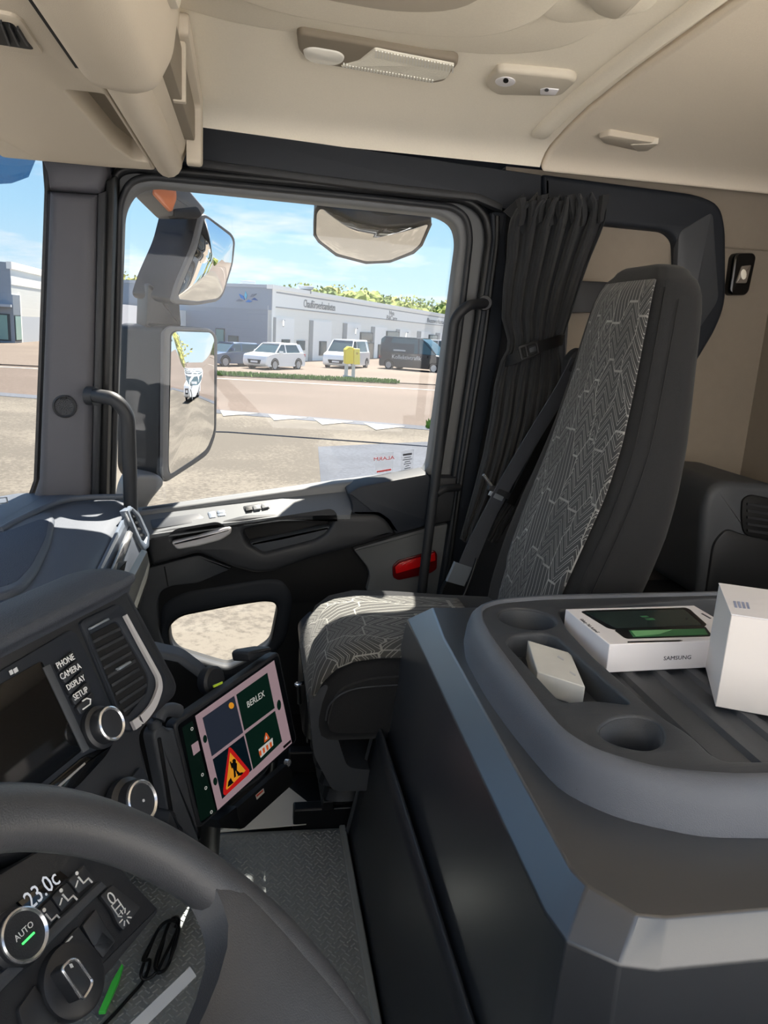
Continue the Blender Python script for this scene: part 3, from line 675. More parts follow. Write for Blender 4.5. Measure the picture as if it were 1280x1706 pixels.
# =================================================================== CEILING FITTINGS
cl_p = PZD(1.722)
cl = thing('ceiling_lamp', 'oblong ceiling lamp with oval spot and ribbed clear lens', 'ceiling lamp', U(630, 95, Z=1.72))
cout = [(494, 60), (502, 56), (760, 101), (764, 108), (742, 136), (720, 140), (560, 112), (512, 104), (497, 84)]
ppx('housing', cl_p, cout, M_beigedk, cl, depth=0.03, bev=0.006, r=0.012, seg=3)
ppx('spot_lens', cl_p, [(504, 84), (520, 80), (566, 88), (575, 96), (572, 106), (556, 111), (520, 106), (507, 98)], M_lensw, cl, depth=0.01, bev=0.004, r=0.016, lift=0.0025, seg=3)
ln = ppx('main_lens', cl_p, [(624, 82), (758, 108), (745, 132), (716, 138), (566, 112), (598, 103)], M_lens, cl, depth=0.02, bev=0.004, r=0.006, lift=0.003, seg=3)
for k in range(26):
    t = k / 25; xa, ya = 626 + 128 * t, 85 + 25 * t
    ppx('lens_rib', cl_p, [(xa, ya), (xa + 2.4, ya + 0.5), (xa + 1.2, ya + 12), (xa - 1.2, ya + 11.5)], M_lensw, ln, depth=0.004, lift=0.0045)
for k in range(30):
    t = k / 29; xa, ya = 572 + 148 * t, 108.5 + 25.5 * t
    ppx('lens_rib', cl_p, [(xa, ya), (xa + 2.4, ya + 0.4), (xa + 1.4, ya + 5), (xa - 1.0, ya + 4.6)], M_lensw, ln, depth=0.004, lift=0.0045)
su_p = PZD(1.720)
su = thing('ceiling_sensor', 'small white ceiling sensor unit with a black dot next to the lamp', 'sensor', U(885, 143, Z=1.71))
ppx('sensor_body', su_p, [(809, 140), (828, 121), (838, 120), (952, 131), (962, 138), (940, 158), (928, 162), (830, 160), (812, 150)], M_beigelt, su, depth=0.03, bev=0.008, r=0.012, seg=3)
ppx('microphone_ring', su_p, circ(842, 137, 17, 18, 8), M_card, su, depth=0.004, bev=0.001, lift=0.0015)
ppx('microphone', su_p, circ(843, 135, 4.5, 12, 3.8), M_deep, su, depth=0.003, lift=0.003)
ppx('button', su_p, [(900, 150), (908, 148), (932, 150), (926, 159), (900, 158)], M_card, su, depth=0.004, bev=0.001, r=0.004, lift=0.002)
ppx('button_dot', su_p, circ(911, 151, 3.5, 10, 2), M_dgrey, su, depth=0.002, lift=0.004)
hk = thing('ceiling_clip', 'small flat beige clip on the rear ceiling panel', 'clip', U(1050, 240, Z=1.70))
ppx('clip_body', PZD(1.690), [(997, 231), (1015, 227), (1098, 240), (1080, 252), (1062, 253), (1005, 240)], M_beige, hk, depth=0.02, bev=0.006, r=0.006)
ppx('clip_face', PZD(1.688), [(1050, 242), (1098, 240), (1080, 252), (1062, 253)], M_beigelt, hk, depth=0.012, bev=0.002, r=0.004)

# wall lamp
M_clearl = mat('clear_lamp_cover', S(120, 112, 104), 0.12, spec=0.8, bump=0.3, bscale=120)
wlp = PY(1.895)
wl = thing('wall_lamp', 'slim black reading lamp with small clear lens on the beige side wall', 'lamp', U(1238, 455, Y=1.9))
ppx('lamp_body', wlp.up(0.02), [(1229, 421), (1258, 421), (1262, 428), (1250, 485), (1244, 492), (1220, 492), (1216, 486), (1224, 428)], M_gloss, wl, depth=0.03, bev=0.008, r=0.01, seg=3)
ppx('lamp_lens', wlp.up(0.024), [(1237, 443), (1253, 441), (1245, 472), (1227, 472)], M_clearl, wl, depth=0.01, bev=0.003, r=0.004)
ppx('lamp_bulb', wlp.up(0.0255), circ(1240, 457, 5, 12, 9), M_lens, wl, depth=0.006, bev=0.002)

# =================================================================== GRAB HANDLES
gh = thing('grab_handle', 'short black grab handle bent out from the windscreen pillar', 'grab handle', U(215, 830, Y=1.75))
tube('bar', bendpath([U(158, 659, Y=1.76), U(192, 664, Y=1.73), U(213, 690, Y=1.73), U(217, 800, Y=1.74), U(218, 850, Y=1.75)], 0.05), 0.0155, M_black, gh, 14)
lathe('mount', U(160, 660, Y=1.765), V((-1, 0.4, 0)), [(0, 0), (0.021, 0), (0.021, 0.02), (0, 0.02)], M_black, gh, 16)
gb = thing('entry_grab_bar', 'long black entry grab bar along the rear edge of the door', 'grab handle', U(705, 985, Y=1.80))
tube('bar', bendpath([U(812, 505, Y=1.845), U(780, 508, Y=1.80), U(757, 530, Y=1.80), U(733, 740, Y=1.80), U(703, 985, Y=1.80), U(702, 1000, Y=1.83)], 0.045), 0.0125, M_black, gb, 14)
lathe('mount', U(808, 505, Y=1.85), V((-0.3, -1, 0)), [(0, 0), (0.019, 0), (0.017, 0.018), (0, 0.018)], M_black, gb, 16)
tube('bracket', bendpath([U(728, 822, Y=1.80), U(740, 814, Y=1.805), U(764, 812, Y=1.84)], 0.02), 0.010, M_black, gb, 10)
# B pillar strips behind the bar
bpil = tag(st(ppx('trim_4', PY(1.85), [(818, 352), (846, 352), (842, 480), (838, 560), (800, 760), (762, 1010), (728, 1010), (752, 860), (800, 540), (822, 400)], M_navy, depth=0.05, bev=0.008, r=0.01)), 'black door pillar trim beside the curtain', 'trim')
tube('seal_bead', ringpx([(829, 360), (829, 400), (808, 560), (764, 830), (742, 1000)], 1.846, 0.05), 0.006, M_seal, bpil, 8)

# =================================================================== CURTAIN
CY = 1.775
rows = [(332, 880, 1000), (345, 862, 1012), (365, 852, 1010), (392, 848, 1000), (430, 846, 984), (480, 840, 966), (530, 838, 950), (566, 848, 938), (584, 846, 932), (602, 836, 936), (640, 826, 936), (700, 818, 928), (760, 806, 912), (820, 790, 890), (870, 776, 850), (898, 768, 830)]
def curt(a, b):
    f = b * (len(rows) - 1); i = min(int(f), len(rows) - 2); t = f - i
    r0, r1 = rows[i], rows[i + 1]
    y_ = r0[0] * (1 - t) + r1[0] * t; l = r0[1] * (1 - t) + r1[1] * t; r_ = r0[2] * (1 - t) + r1[2] * t
    hd = max(0, 1 - (y_ - 332) / 60.0)
    y_ += hd * 8 * math.sin(a * 41) + hd * 5 * math.sin(a * 77 + 1) + (6 * math.sin(a * 9) if b > 0.97 else 0)
    tight = math.exp(-((y_ - 584) / 60) ** 2)
    amp = (0.014 + 0.010 * hd) * (1 - 0.45 * tight) + 0.006 * (y_ > 640)
    ph = 2 * PI * (6.5 if y_ < 584 else 4.6) * a + (0.8 * math.sin(y_ / 60)) 
    k = min(1, abs(y_ - 584) / 40)
    d = amp * math.sin(2 * PI * 6.0 * a + 0.5 * math.sin(y_ / 70.0 + a * 3)) + 0.35 * amp * math.sin(2 * PI * 13 * a + 1.3)
    d += 0.020 * math.sin(PI * a)
    return U(l + (r_ - l) * a, y_, Y=CY - d)
cu_ = thing('curtain', 'black gathered curtain tied back beside the passenger door', 'curtain', U(800, 898, Y=CY))
grid('cloth', curt, 120, 70, M_curt, cu_, thick=0.003)
# pleat tufts of the header
for k in range(9):
    x_ = 868 + k * 17; yy = 340 + 6 * math.sin(k * 2.1)
    rgs = []
    for j in range(4):
        t = j / 3; cx_ = x_ + 3 * math.sin(k + j); cyy = yy - 10 + t * 46
        w_ = (9 - 4.5 * t)
        rgs.append([U(cx_ - w_, cyy + 2, Y=CY - 0.022), U(cx_ - w_ * 0.2, cyy, Y=CY - 0.042 + 0.01 * t), U(cx_ + w_, cyy - 2, Y=CY - 0.022), U(cx_, cyy, Y=CY - 0.012)])
    loft('pleat', rgs, M_curt, cu_, smooth=50)
# pointed front corner
fl_ = [U(840, 352, Y=1.80), U(874, 322, Y=1.775), U(880, 350, Y=1.765), U(872, 392, Y=1.76), U(852, 362, Y=1.785)]
hexa('header_corner', [p + V((0, 0.006, 0)) for p in fl_], fl_, M_curt, cu_)
# tie-back strap and buckle
sp_ = [U(841, 602, Y=CY - 0.006), U(856, 598, Y=CY - 0.032), U(880, 586, Y=CY - 0.048), U(905, 576, Y=CY - 0.048), U(930, 568, Y=CY - 0.032), U(938, 566, Y=CY - 0.004)]
ribbon('tie_strap', spline(sp_, 4), 0.026, 0.003, (0.12, 0, 1), M_deep, cu_)
tb = Plane(U(883, 584, Y=CY - 0.056), (0.93, 0.05, 0.33), (-0.33, 0, 0.94))
bk = plate('strap_buckle', tb, rrect(0, 0, 0.05, 0.036, 0.005), M_seal, cu_, holes=[rrect(-0.013, 0, 0.008, 0.022, 0.002), rrect(0.008, 0.0, 0.022, 0.022, 0.003)], depth=0.006, bev=0.0015)
plate('buckle_tongue', tb.up(0.001), rrect(0.008, 0, 0.018, 0.012, 0.003), M_dgrey, bk, depth=0.004, bev=0.001)

# =================================================================== PASSENGER SEAT
seat = thing('passenger_seat', 'dark passenger seat with zigzag patterned fabric and tall integrated headrest', 'seat', (0.35, 1.45, FLZ))
SY = 1.45
# z, front x, thickness, half width
bk_ = [(0.60, 0.545, 0.15, 0.18), (0.70, 0.562, 0.17, 0.195), (0.80, 0.588, 0.175, 0.203), (0.90, 0.620, 0.17, 0.205), (0.98, 0.648, 0.155, 0.202), (1.07, 0.672, 0.142, 0.190), (1.16, 0.688, 0.132, 0.174), (1.25, 0.700, 0.124, 0.160), (1.32, 0.710, 0.118, 0.148), (1.355, 0.717, 0.112, 0.138), (1.382, 0.727, 0.098, 0.124), (1.400, 0.743, 0.070, 0.100), (1.406, 0.758, 0.035, 0.060)]
def bkint(z):
    for i in range(len(bk_) - 1):
        if bk_[i][0] <= z <= bk_[i + 1][0]:
            t = (z - bk_[i][0]) / (bk_[i + 1][0] - bk_[i][0]); return [bk_[i][k] * (1 - t) + bk_[i + 1][k] * t for k in range(4)]
    return bk_[-1] if z > bk_[-1][0] else bk_[0]
def smooth_rows(zs):
    out = []
    for z in zs:
        a, b, c = bkint(max(z - 0.02, 0.60)), bkint(z), bkint(min(z + 0.02, 1.406))
        out.append([z] + [(a[k] + 2 * b[k] + c[k]) / 4 for k in (1, 2, 3)])
    return out
zs = [0.60 + i * 0.03 for i in range(25)] + [1.335, 1.35, 1.365, 1.378, 1.389, 1.397, 1.403, 1.406]
def bring(z, xf, t, hw):
    r_ = min(0.045, t * 0.45, hw * 0.4); pts = []
    base = rc([(xf, SY - hw), (xf + t, SY - hw * 0.96), (xf + t, SY + hw * 0.96), (xf, SY + hw)], r_, 5)
    return [V((x, y, z)) for x, y in base]
back = loft('backrest', [bring(*r) for r in smooth_rows(zs)], M_fabdk, seat, smooth=60)
M_patb = patmat('seat_pattern_back', 0.34, 0.80, S(62, 63, 64), S(170, 170, 166))
def bpan(a, b):
    z = 0.62 + b * 0.752; xf, t, hw = smooth_rows([z])[0][1:]
    wl_ = hw * (0.86 - 0.05 * (b < .2)); y = SY - 0.012 - wl_ + a * (2 * wl_ - 0.02 - 0.05 * max(0, 1 - b * 1.6))
    bul = 0.010 * math.sin(PI * a) + 0.003
    e_ = min(1, min(a, 1 - a) / 0.05, (1 - b) / 0.04)
    return V((xf - bul * (0.3 + 0.7 * e_) - 0.0006, y, z))
pc = grid('pattern_panel', bpan, 24, 40, M_patb, seat, thick=0.004)
# stitched seams
def seam(name, pts, r=0.0016, m=M_deep, parent=seat): return tube(name, spline(pts, 5), r * 0.6, m, parent, 6)
def bseam(z, s): 
    xf, t, hw = smooth_rows([z])[0][1:]; return V((xf + 0.018, SY - hw + 0.004, z))
seam('side_seam', [bseam(z, -1) for z in (0.66, 0.8, 0.95, 1.07, 1.2, 1.3, 1.36)])
seam('side_seam', [bseam(z, -1) + V((0.028, -0.0055, 0)) for z in (0.66, 0.8, 0.95, 1.07, 1.2, 1.3, 1.34)])
seam('cross_seam', [bpan(k / 8, 0.52 + 0.03 * math.sin(PI * k / 8)) - V((0.0015, 0, 0)) for k in range(9)], 0.0012)
seam('cross_seam', [bpan(k / 8, 0.71 + 0.01 * math.sin(PI * k / 8)) - V((0.0015, 0, 0)) for k in range(9)], 0.0012)
# cushion: sections along X, profile in Y/Z
cs = [(0.093, 0.575, 0.020, 0.14), (0.097, 0.59, 0.075, 0.165), (0.106, 0.605, 0.125, 0.185), (0.125, 0.645, 0.16, 0.195), (0.16, 0.668, 0.18, 0.20), (0.22, 0.680, 0.19, 0.202), (0.32, 0.678, 0.19, 0.202), (0.44, 0.670, 0.18, 0.20), (0.56, 0.665, 0.17, 0.195)]
def cring(x, zt, h, hw):
    x += 0.028 * max(0, 1 - (x - 0.09) / 0.3)
    base = rc([(SY - hw, zt - h), (SY + hw, zt - h), (SY + hw, zt - 0.012), (SY + hw * 0.5, zt + 0.002), (SY - hw * 0.5, zt + 0.002), (SY - hw, zt - 0.014)], min(0.05, h * 0.4), 4)
    return [V((x, y, z)) for y, z in base]
loft('cushion', [cring(*c) for c in cs], M_fabdk, seat, smooth=60)
M_patc = patmat('seat_pattern_cushion', 0.31, 0.50, S(66, 66, 64), S(165, 165, 158))
def cpan(a, b):
    # b: 0 front-bottom .. 1 rear ; a: 0 near .. 1 far
    path = [(0.088, 0.565), (0.090, 0.605), (0.104, 0.640), (0.130, 0.666), (0.165, 0.680), (0.22, 0.687), (0.32, 0.686), (0.46, 0.680)]
    f = b * (len(path) - 1); i = min(int(f), len(path) - 2); t = f - i
    x = path[i][0] * (1 - t) + path[i + 1][0] * t; z = path[i][1] * (1 - t) + path[i + 1][1] * t
    hw = 0.195 - 0.025 * max(0, 1 - b * 4)
    y = SY - hw + a * (0.31)
    ed = min(a, 1 - a); z -= 0.018 * (1 - min(1, ed / 0.16)) ** 2
    x += 0.028 * max(0, 1 - (x - 0.09) / 0.3)
    return V((x + 0.004 * (1 - min(1, ed / 0.1)), y, z))
grid('cushion_pattern', cpan, 24, 30, M_patc, seat, thick=0.004)
# dark piped bolster under the pattern on the near front corner
bo = [[V((x, SY - 0.207 + 0.02 * (1 - s), z)) for x, z in rc([(0.143, 0.525), (0.40, 0.525), (0.40, 0.640), (0.22, 0.634), (0.160, 0.612)], 0.03, 4)] for s in (0, 1)]
loft('side_bolster', [bo[0], bo[1]], M_fabdk, seat, smooth=40)
tube('bolster_stitch', spline([V((0.142, SY - 0.211, 0.555)), V((0.150, SY - 0.2115, 0.59)), V((0.185, SY - 0.2115, 0.615)), V((0.25, SY - 0.2115, 0.622)), V((0.36, SY - 0.2115, 0.624))], 5), 0.0014, M_dgrey, seat, 6)
# side cover, bellows, rails
cov = [[V((x, SY + y, z)) for x, z in rc([(0.112, 0.585), (0.145, 0.62), (0.157, 0.54), (0.190, 0.44), (0.30, 0.42), (0.30, 0.385), (0.165, 0.39), (0.125, 0.47)], 0.015, 3)] for y in (-0.185, 0.185)]
loft('front_cover', cov, M_dgrey, seat, smooth=40)
loft('base_pan', [[V((x, SY + y, z)) for x, y in rc([(0.115, -0.075), (0.62, -0.075), (0.62, 0.2), (0.115, 0.2)], 0.05, 4)] for z in (0.43, 0.54)], M_seatbase, seat)
brg = []
for k in range(9):
    z = 0.43 - k * 0.018; e_ = 0.012 if k % 2 else 0.0
    brg.append([V((x, SY + y, z)) for x, y in rc([(0.125 + e_ + k * 0.004, -0.07 + e_), (0.60 - e_, -0.07 + e_), (0.60 - e_, 0.19 - e_), (0.125 + e_ + k * 0.004, 0.19 - e_)], 0.04, 4)])
loft('bellows', brg, M_seatbase, seat, smooth=20)
for y in (-0.06, 0.16):
    box('floor_rail', 0.10, 0.66, SY + y, SY + y + 0.03, FLZ, FLZ + 0.055, M_seatbase, seat, 0.004)
for x in (0.16, 0.30):
    box('cross_rail', x, x + 0.025, SY - 0.065, SY + 0.2, FLZ + 0.05, FLZ + 0.075, M_seatbase, seat, 0.003)
box('base_block', 0.17, 0.58, SY - 0.05, SY + 0.17, FLZ + 0.04, 0.29, M_deep, seat, 0.006)
# adjustment levers at the front
for (x, y, za, zb) in ((497, 1140, 0.0, 0.05), (512, 1205, 0.0, 0.05)):
    p = U(x, y, Y=1.42); tube('lever', [p + V((0.03, 0.03, -0.005)), p, p + V((0.004, 0.004, -0.045))], 0.005, M_seatbase, seat, 8)
    lathe('lever_tip', p + V((0, 0, -0.002)), (0, 0, 1), [(0, 0), (0.008, 0), (0.008, 0.004), (0, 0.005)], M_chrome, seat, 10)

# =================================================================== SEAT BELT
BY = 1.70
belt = thing('seat_belt', 'black seat belt running down beside the passenger seat', 'seat belt', U(750, 1005, Y=BY))
bp_ = [U(962, 600, Y=1.69), U(930, 660, Y=BY), U(880, 742, Y=BY), (U(835, 820, Y=BY)), U(800, 890, Y=BY), U(768, 965, Y=BY - 0.02)]
ribbon('webbing', spline(bp_, 5), 0.047, 0.002, (0.86, 0.28, 0.42), M_belt, belt)
ribbon('webbing_return', spline([U(968, 606, Y=1.71), U(942, 670, Y=1.72), U(900, 745, Y=1.72), U(850, 840, Y=1.72)], 5), 0.03, 0.002, (0.86, 0.28, 0.42), M_deep, belt)
up_ = PY(1.685)
ppx('belt_guide', up_, [(946, 600), (958, 584), (972, 578), (972, 608), (955, 622), (946, 618)], M_black, belt, depth=0.03, bev=0.006, r=0.01)
tp = Plane(U(833, 820, Y=BY - 0.006), (0.92, 0.1, -0.38), (0.38, 0, 0.92))
tg = plate('belt_stop', tp, rrect(0, 0, 0.062, 0.016, 0.004), M_black, belt, depth=0.012, bev=0.003)
plate('stop_label', tp.up(0.001), rrect(-0.004, -0.012, 0.040, 0.012, 0.002), M_silver, belt, depth=0.004, bev=0.001)
tube('stop_pin', [tp.at(-0.062, 0.022, 0.004), tp.at(-0.03, 0.006, 0.004)], 0.004, M_chrome, belt, 8)
lp = [U(772, 940, Y=BY - 0.022), U(758, 972, Y=BY - 0.025), U(748, 1000, Y=BY - 0.03)]
M_clear = mat('clear_sleeve', S(120, 128, 138), 0.12, spec=0.8, coat=0.6, bump=0.6, bscale=60)
ribbon('sleeve', spline(lp[:2], 4), 0.056, 0.008, (0.86, 0.28, 0.42), M_clear, belt)
ribbon('lower_boot', spline(lp[1:] + [U(742, 1020, Y=BY - 0.03)], 4), [0.056, 0.06, 0.062, 0.06, 0.06, 0.058, 0.055, 0.05, 0.045], 0.012, (0.86, 0.28, 0.42), M_seal, belt)
tube('anchor_cable', spline([U(795, 930, Y=1.69), U(784, 965, Y=1.68), U(768, 1004, Y=1.67)], 5), 0.004, M_seal, belt, 8)

# =================================================================== REAR STORAGE UNIT
ru = thing('storage_unit', 'grey moulded storage unit behind the seats with a dark vent opening', 'storage unit', (1.15, 1.7, FLZ))
rp = PY(1.56)
ppx('unit_body', rp, [(1162, 1000), (1172, 850), (1182, 818), (1205, 802), (1300, 808), (1330, 1000)], M_dgrey, ru, depth=0.30, bev=0.02, r=0.03, seg=4)
ppx('recess_panel', rp, [(1176, 1000), (1190, 905), (1212, 880), (1236, 890), (1300, 905), (1320, 1000)], M_black, ru, depth=0.02, bev=0.005, r=0.02, lift=0.008)
ov = ppx('vent_opening', rp, [(1238, 832), (1252, 824), (1310, 836), (1310, 905), (1240, 892), (1236, 860)], M_deep, ru, depth=0.012, bev=0.003, r=0.02, lift=0.006)
for k in range(5):
    ppx('vent_slat', rp, [(1246, 838 + k * 11), (1300, 846 + k * 11), (1300, 850 + k * 11), (1246, 842 + k * 11)], M_black, ov, depth=0.006, lift=0.010)
bn = thing('low_bench', 'low black box behind the passenger seat', 'box', (0.98, 1.60, FLZ))
ppx('bench_top', PZ(0.665), [(1040, 966), (1155, 962), (1165, 1010), (1020, 1010)], M_deep, bn, depth=0.44, bev=0.01)
# =================================================================== DASHBOARD (passenger side)
db = thing('dashboard', 'dark blue-grey passenger dashboard with speaker grille on top and side air vent', 'dashboard', (-0.4, 1.3, 0.45))
dsec = [(-0.70, 0.80), (-0.62, 0.815), (-0.52, 0.835), (-0.42, 0.842), (-0.33, 0.838), (-0.285, 0.832), (-0.266, 0.822), (-0.256, 0.80), (-0.244, 0.74), (-0.240, 0.70), (-0.262, 0.64), (-0.33, 0.56), (-0.45, 0.50), (-0.70, 0.50)]
dr = rc(dsec, 0.012, 3)
def dring(y, k=1.0, dx=0): return [V((-0.70 + (x + 0.70) * k + dx, y, 0.70 + (z - 0.70) * (0.5 + 0.5 * k))) for x, z in dr]
loft('dash_body', [dring(1.85, 0.94, -0.012), dring(1.842, 0.975, -0.008), dring(1.82, 0.995, -0.004), dring(1.78, 1.0), dring(1.3, 1.0), dring(0.94, 1.0)], M_dash, db, smooth=40)
# speaker pod with mesh on the top
dt = PZ(0.843)
ppx('speaker_rim', dt, [(-120, 905), (0, 872), (70, 853), (88, 852), (92, 862), (84, 900), (60, 950), (30, 985), (-120, 1010)], M_dash, db, depth=0.03, bev=0.010, r=0.04, lift=0.006, seg=4)
ppx('speaker_mesh', dt, [(-110, 920), (0, 888), (66, 864), (82, 866), (76, 896), (54, 940), (25, 972), (-110, 1000)], M_dashfab, db, depth=0.02, bev=0.003, r=0.03, lift=0.0075)
# windscreen-side lip
tube('demister_lip', spline([U(0, 884, Z=0.85), U(40, 862, Z=0.85), U(100, 836, Z=0.85), U(150, 829, Z=0.85), U(205, 828, Z=0.85)], 5), 0.007, M_dash, db, 8)
# rear-facing trim: band, chrome line, drawer and vent, each on the rear face
rfp = Plane((-0.2515, 0, 0.77), (0, 1, 0), (-0.165, 0, 0.985))
ppx('silver_band', rfp, [(218, 842), (222, 852), (190, 956), (164, 962), (168, 946)], M_satin, db, depth=0.006, bev=0.001, lift=0.003, r=0.004)
ppx('drawer_front', rfp, [(222, 866), (238, 912), (212, 985), (180, 968)], M_dash, db, depth=0.012, bev=0.004, lift=0.006, r=0.010)
ppx('drawer_trim', rfp, [(214, 886), (217, 884), (222, 888), (194, 962), (184, 958)], M_chrome, db, depth=0.004, bev=0.001, lift=0.012)
ppx('drawer_latch', rfp, [(198, 936), (212, 934), (208, 952), (194, 954)], M_deep, db, depth=0.008, bev=0.002, r=0.006, lift=0.013)
vb = ppx('side_vent', rfp, [(212, 850), (221, 844), (234, 856), (250, 890), (249, 912), (242, 918), (234, 906)], M_satin, db, holes=[[(217, 854), (222, 849), (233, 862), (246, 893), (244, 906), (236, 898)]], depth=0.016, bev=0.003, lift=0.012, r=0.006, hr=0.005)
ppx('vent_core', rfp, [(215, 850), (222, 846), (236, 860), (249, 893), (245, 912), (234, 902)], M_deep, vb, depth=0.004, lift=0.001)
for k in range(4):
    t = (k + 0.5) / 4; xa, ya = 219 + 16 * t, 853 + 42 * t
    ppx('vent_slat', rfp, [(xa, ya), (xa + 9, ya - 1), (xa + 10, ya + 3), (xa + 1, ya + 4)], M_black, vb, depth=0.004, lift=0.006)
ppx('lower_fascia', Plane((-0.238, 0, 0.65), (0, 1, 0), (0.3, 0, 0.95)), [(246, 918), (250, 940), (238, 1020), (205, 1000), (212, 985)], M_seatcov, db, depth=0.01, bev=0.002, r=0.008)
# dark knee panel under the dash, hidden lower part added to shade the floor
kn = ppx('knee_panel', PY(1.30), [(150, 1060), (276, 1089), (300, 1094), (345, 1128), (350, 1170), (356, 1300), (360, 1440), (60, 1480)], M_dash, db, depth=0.04, bev=0.010, r=0.02, seg=3)
ppx('knee_recess', PY(1.298), [(160, 1075), (276, 1100), (296, 1104), (336, 1134), (342, 1170), (348, 1300), (350, 1425), (110, 1460)], M_deep, db, depth=0.01)

# =================================================================== CENTRE STACK (infotainment)
h_s = V((math.sin(math.radians(26)), math.cos(math.radians(26)), 0)); tilt = math.radians(28)
perp = V((h_s.y, -h_s.x, 0))
w_s = (perp * math.sin(tilt) + V((0, 0, -math.cos(tilt)))).normalized()
SP = Plane(U(205, 965, Y=0.85), h_s, -w_s)
stk_ = thing('infotainment_panel', 'black infotainment panel with dark screen, labelled buttons, air vent and chrome knob', 'dashboard panel', (-0.2, 0.6, 0.45))
ppx('panel_body', SP, [(-160, 1150), (0, 1068), (203, 967), (214, 974), (296, 1128), (301, 1146), (296, 1160), (262, 1192), (236, 1222), (258, 1310), (250, 1350), (200, 1400), (60, 1430), (-160, 1450)], M_black, stk_, depth=0.22, bev=0.010, r=0.012, seg=3)
# padded hood
hd = []
o0 = SP.px(203, 966); 
for u_, k in ((0.012, 0.6), (0.002, 0.9), (-0.02, 1.0), (-0.2, 1.0), (-0.6, 1.0)):
    c_ = SP.at(o0[0] + u_, o0[1])
    ring_ = [(0.010, -0.008), (0.018, 0.0), (0.014, 0.008), (-0.02, 0.012), (-0.06, 0.004), (-0.10, -0.05), (-0.11, -0.12), (-0.03, -0.12)]
    hd.append([c_ + perp * (a * k) + V((0, 0, 1)) * (b * k) for a, b in rc(ring_, 0.01, 3)])
loft('hood', hd, M_hood, stk_, smooth=50)
# bezel around the screen, the screen
ppx('screen_bezel', SP, [(-120, 1190), (0, 1118), (118, 1048), (130, 1056), (205, 1215), (190, 1240), (150, 1268), (60, 1345), (-120, 1470)], M_navy, stk_, depth=0.006, bev=0.002, r=0.012, lift=0.004)
ppx('screen', SP, [(-120, 1215), (0, 1140), (70, 1100), (138, 1250), (70, 1305), (-120, 1430)], M_gloss, stk_, depth=0.003, bev=0.0008, r=0.004, lift=0.0055)
ppx('screen_side', SP, [(72, 1112), (84, 1106), (150, 1248), (139, 1254)], M_dgrey, stk_, depth=0.003, bev=0.0008, lift=0.0065)
ppx('status_mark', SP, [(15, 1118), (20, 1115), (23, 1122), (18, 1125)], M_whited, stk_, depth=0.0005, lift=0.0062)
ppx('status_mark', SP, [(22, 1115), (28, 1111), (31, 1118), (25, 1122)], M_whited, stk_, depth=0.0005, lift=0.0062)
# five buttons
zf = lambda x, y: (x / 2.4615, 950 + y / 2.4615)
Lp = [(222, 388), (240, 428), (264, 476), (285, 522), (305, 566), (328, 604)]
Rp = [(306, 318), (324, 352), (346, 396), (366, 440), (384, 486), (400, 524)]
names = ['PHONE', 'CAMERA', 'DISPLAY', 'SETUP', '']
M_btn = mat('button_black', S(34, 36, 40), 0.4)
rotb = math.radians(0)
for k in range(5):
    a, b, c, d = Lp[k], Rp[k], Rp[k + 1], Lp[k + 1]
    g = lambda p, q: (p[0] + (q[0] - p[0]) * 0.08, p[1] + (q[1] - p[1]) * 0.08)
    quad = [zf(*g(a, c)), zf(*g(b, d)), zf(*g(c, a)), zf(*g(d, b))]
    bt = ppx('panel_button', SP, quad, M_btn, stk_, depth=0.004, bev=0.001, r=0.003, lift=0.008)
    cx_, cy_ = sum(p[0] for p in quad) / 4, sum(p[1] for p in quad) / 4
    u_, v_ = SP.px(cx_, cy_, 0.008)
    if names[k]: text('button_text', names[k], SP, u_ - 0.002, v_, 0.0088 if k != 2 else 0.0082, M_white, bt, lift=0.0086, sx=0.85)
    else:
        tube('return_arrow', [SP.at(u_ - 0.008, v_ - 0.003, 0.0088), SP.at(u_ + 0.003, v_ - 0.003, 0.0088), SP.at(u_ + 0.006, v_ + 0.001, 0.0088), SP.at(u_ + 0.002, v_ + 0.004, 0.0088), SP.at(u_ - 0.004, v_ + 0.004, 0.0088)], 0.0008, M_white, bt, 6)
# volume knob
u_, v_ = SP.px(181, 1207, 0.019)
kc = SP.at(u_, v_, 0.004)
kb = lathe('knob', kc, SP.n, [(0, 0), (0.021, 0), (0.021, 0.006), (0.0175, 0.008), (0.0175, 0.017), (0.0165, 0.019), (0, 0.019)], M_btn, stk_, 32)
lathe('knob_ring', kc + SP.n * 0.0185, SP.n, [(0.0135, 0), (0.0170, 0), (0.0170, 0.0015), (0.0155, 0.0025), (0.0135, 0.001), (0.0135, 0)], M_chrome, kb, 32, caps=False)
lathe('knob_cap', kc + SP.n * 0.0185, SP.n, [(0, 0), (0.0138, 0), (0.0138, 0.0012), (0, 0.002)], M_btn, kb, 24)
# air vent with slats and chrome bracket
vz = lambda pts: [zf(*p) for p in pts]
ppx('vent_surround', SP, vz([(330, 215), (345, 198), (480, 135), (500, 140), (520, 165), (690, 440), (668, 540), (560, 660), (520, 660), (505, 640)]), M_navy, stk_, holes=[vz([(368, 268), (482, 208), (612, 432), (604, 500), (522, 598), (498, 584)])], depth=0.012, bev=0.004, r=0.006, lift=0.004)
ppx('vent_core', SP, vz([(350, 240), (490, 170), (640, 440), (600, 560), (500, 620)]), M_deep, stk_, depth=0.002, lift=0.0008)
for k in range(9):
    t = k / 8.0
    a = (375 + (505 - 375) * t, 290 + (572 - 290) * t); b = (492 + (612 - 492) * min(1, t * 1.05), 232 + (495 - 232) * t)
    q = [zf(*a), zf(*b), zf(b[0] + 5, b[1] + 13), zf(a[0] + 5, a[1] + 13)]
    ppx('vent_slat', SP, q, M_black, stk_, depth=0.004, bev=0.0008, lift=0.001 + 0.0015)
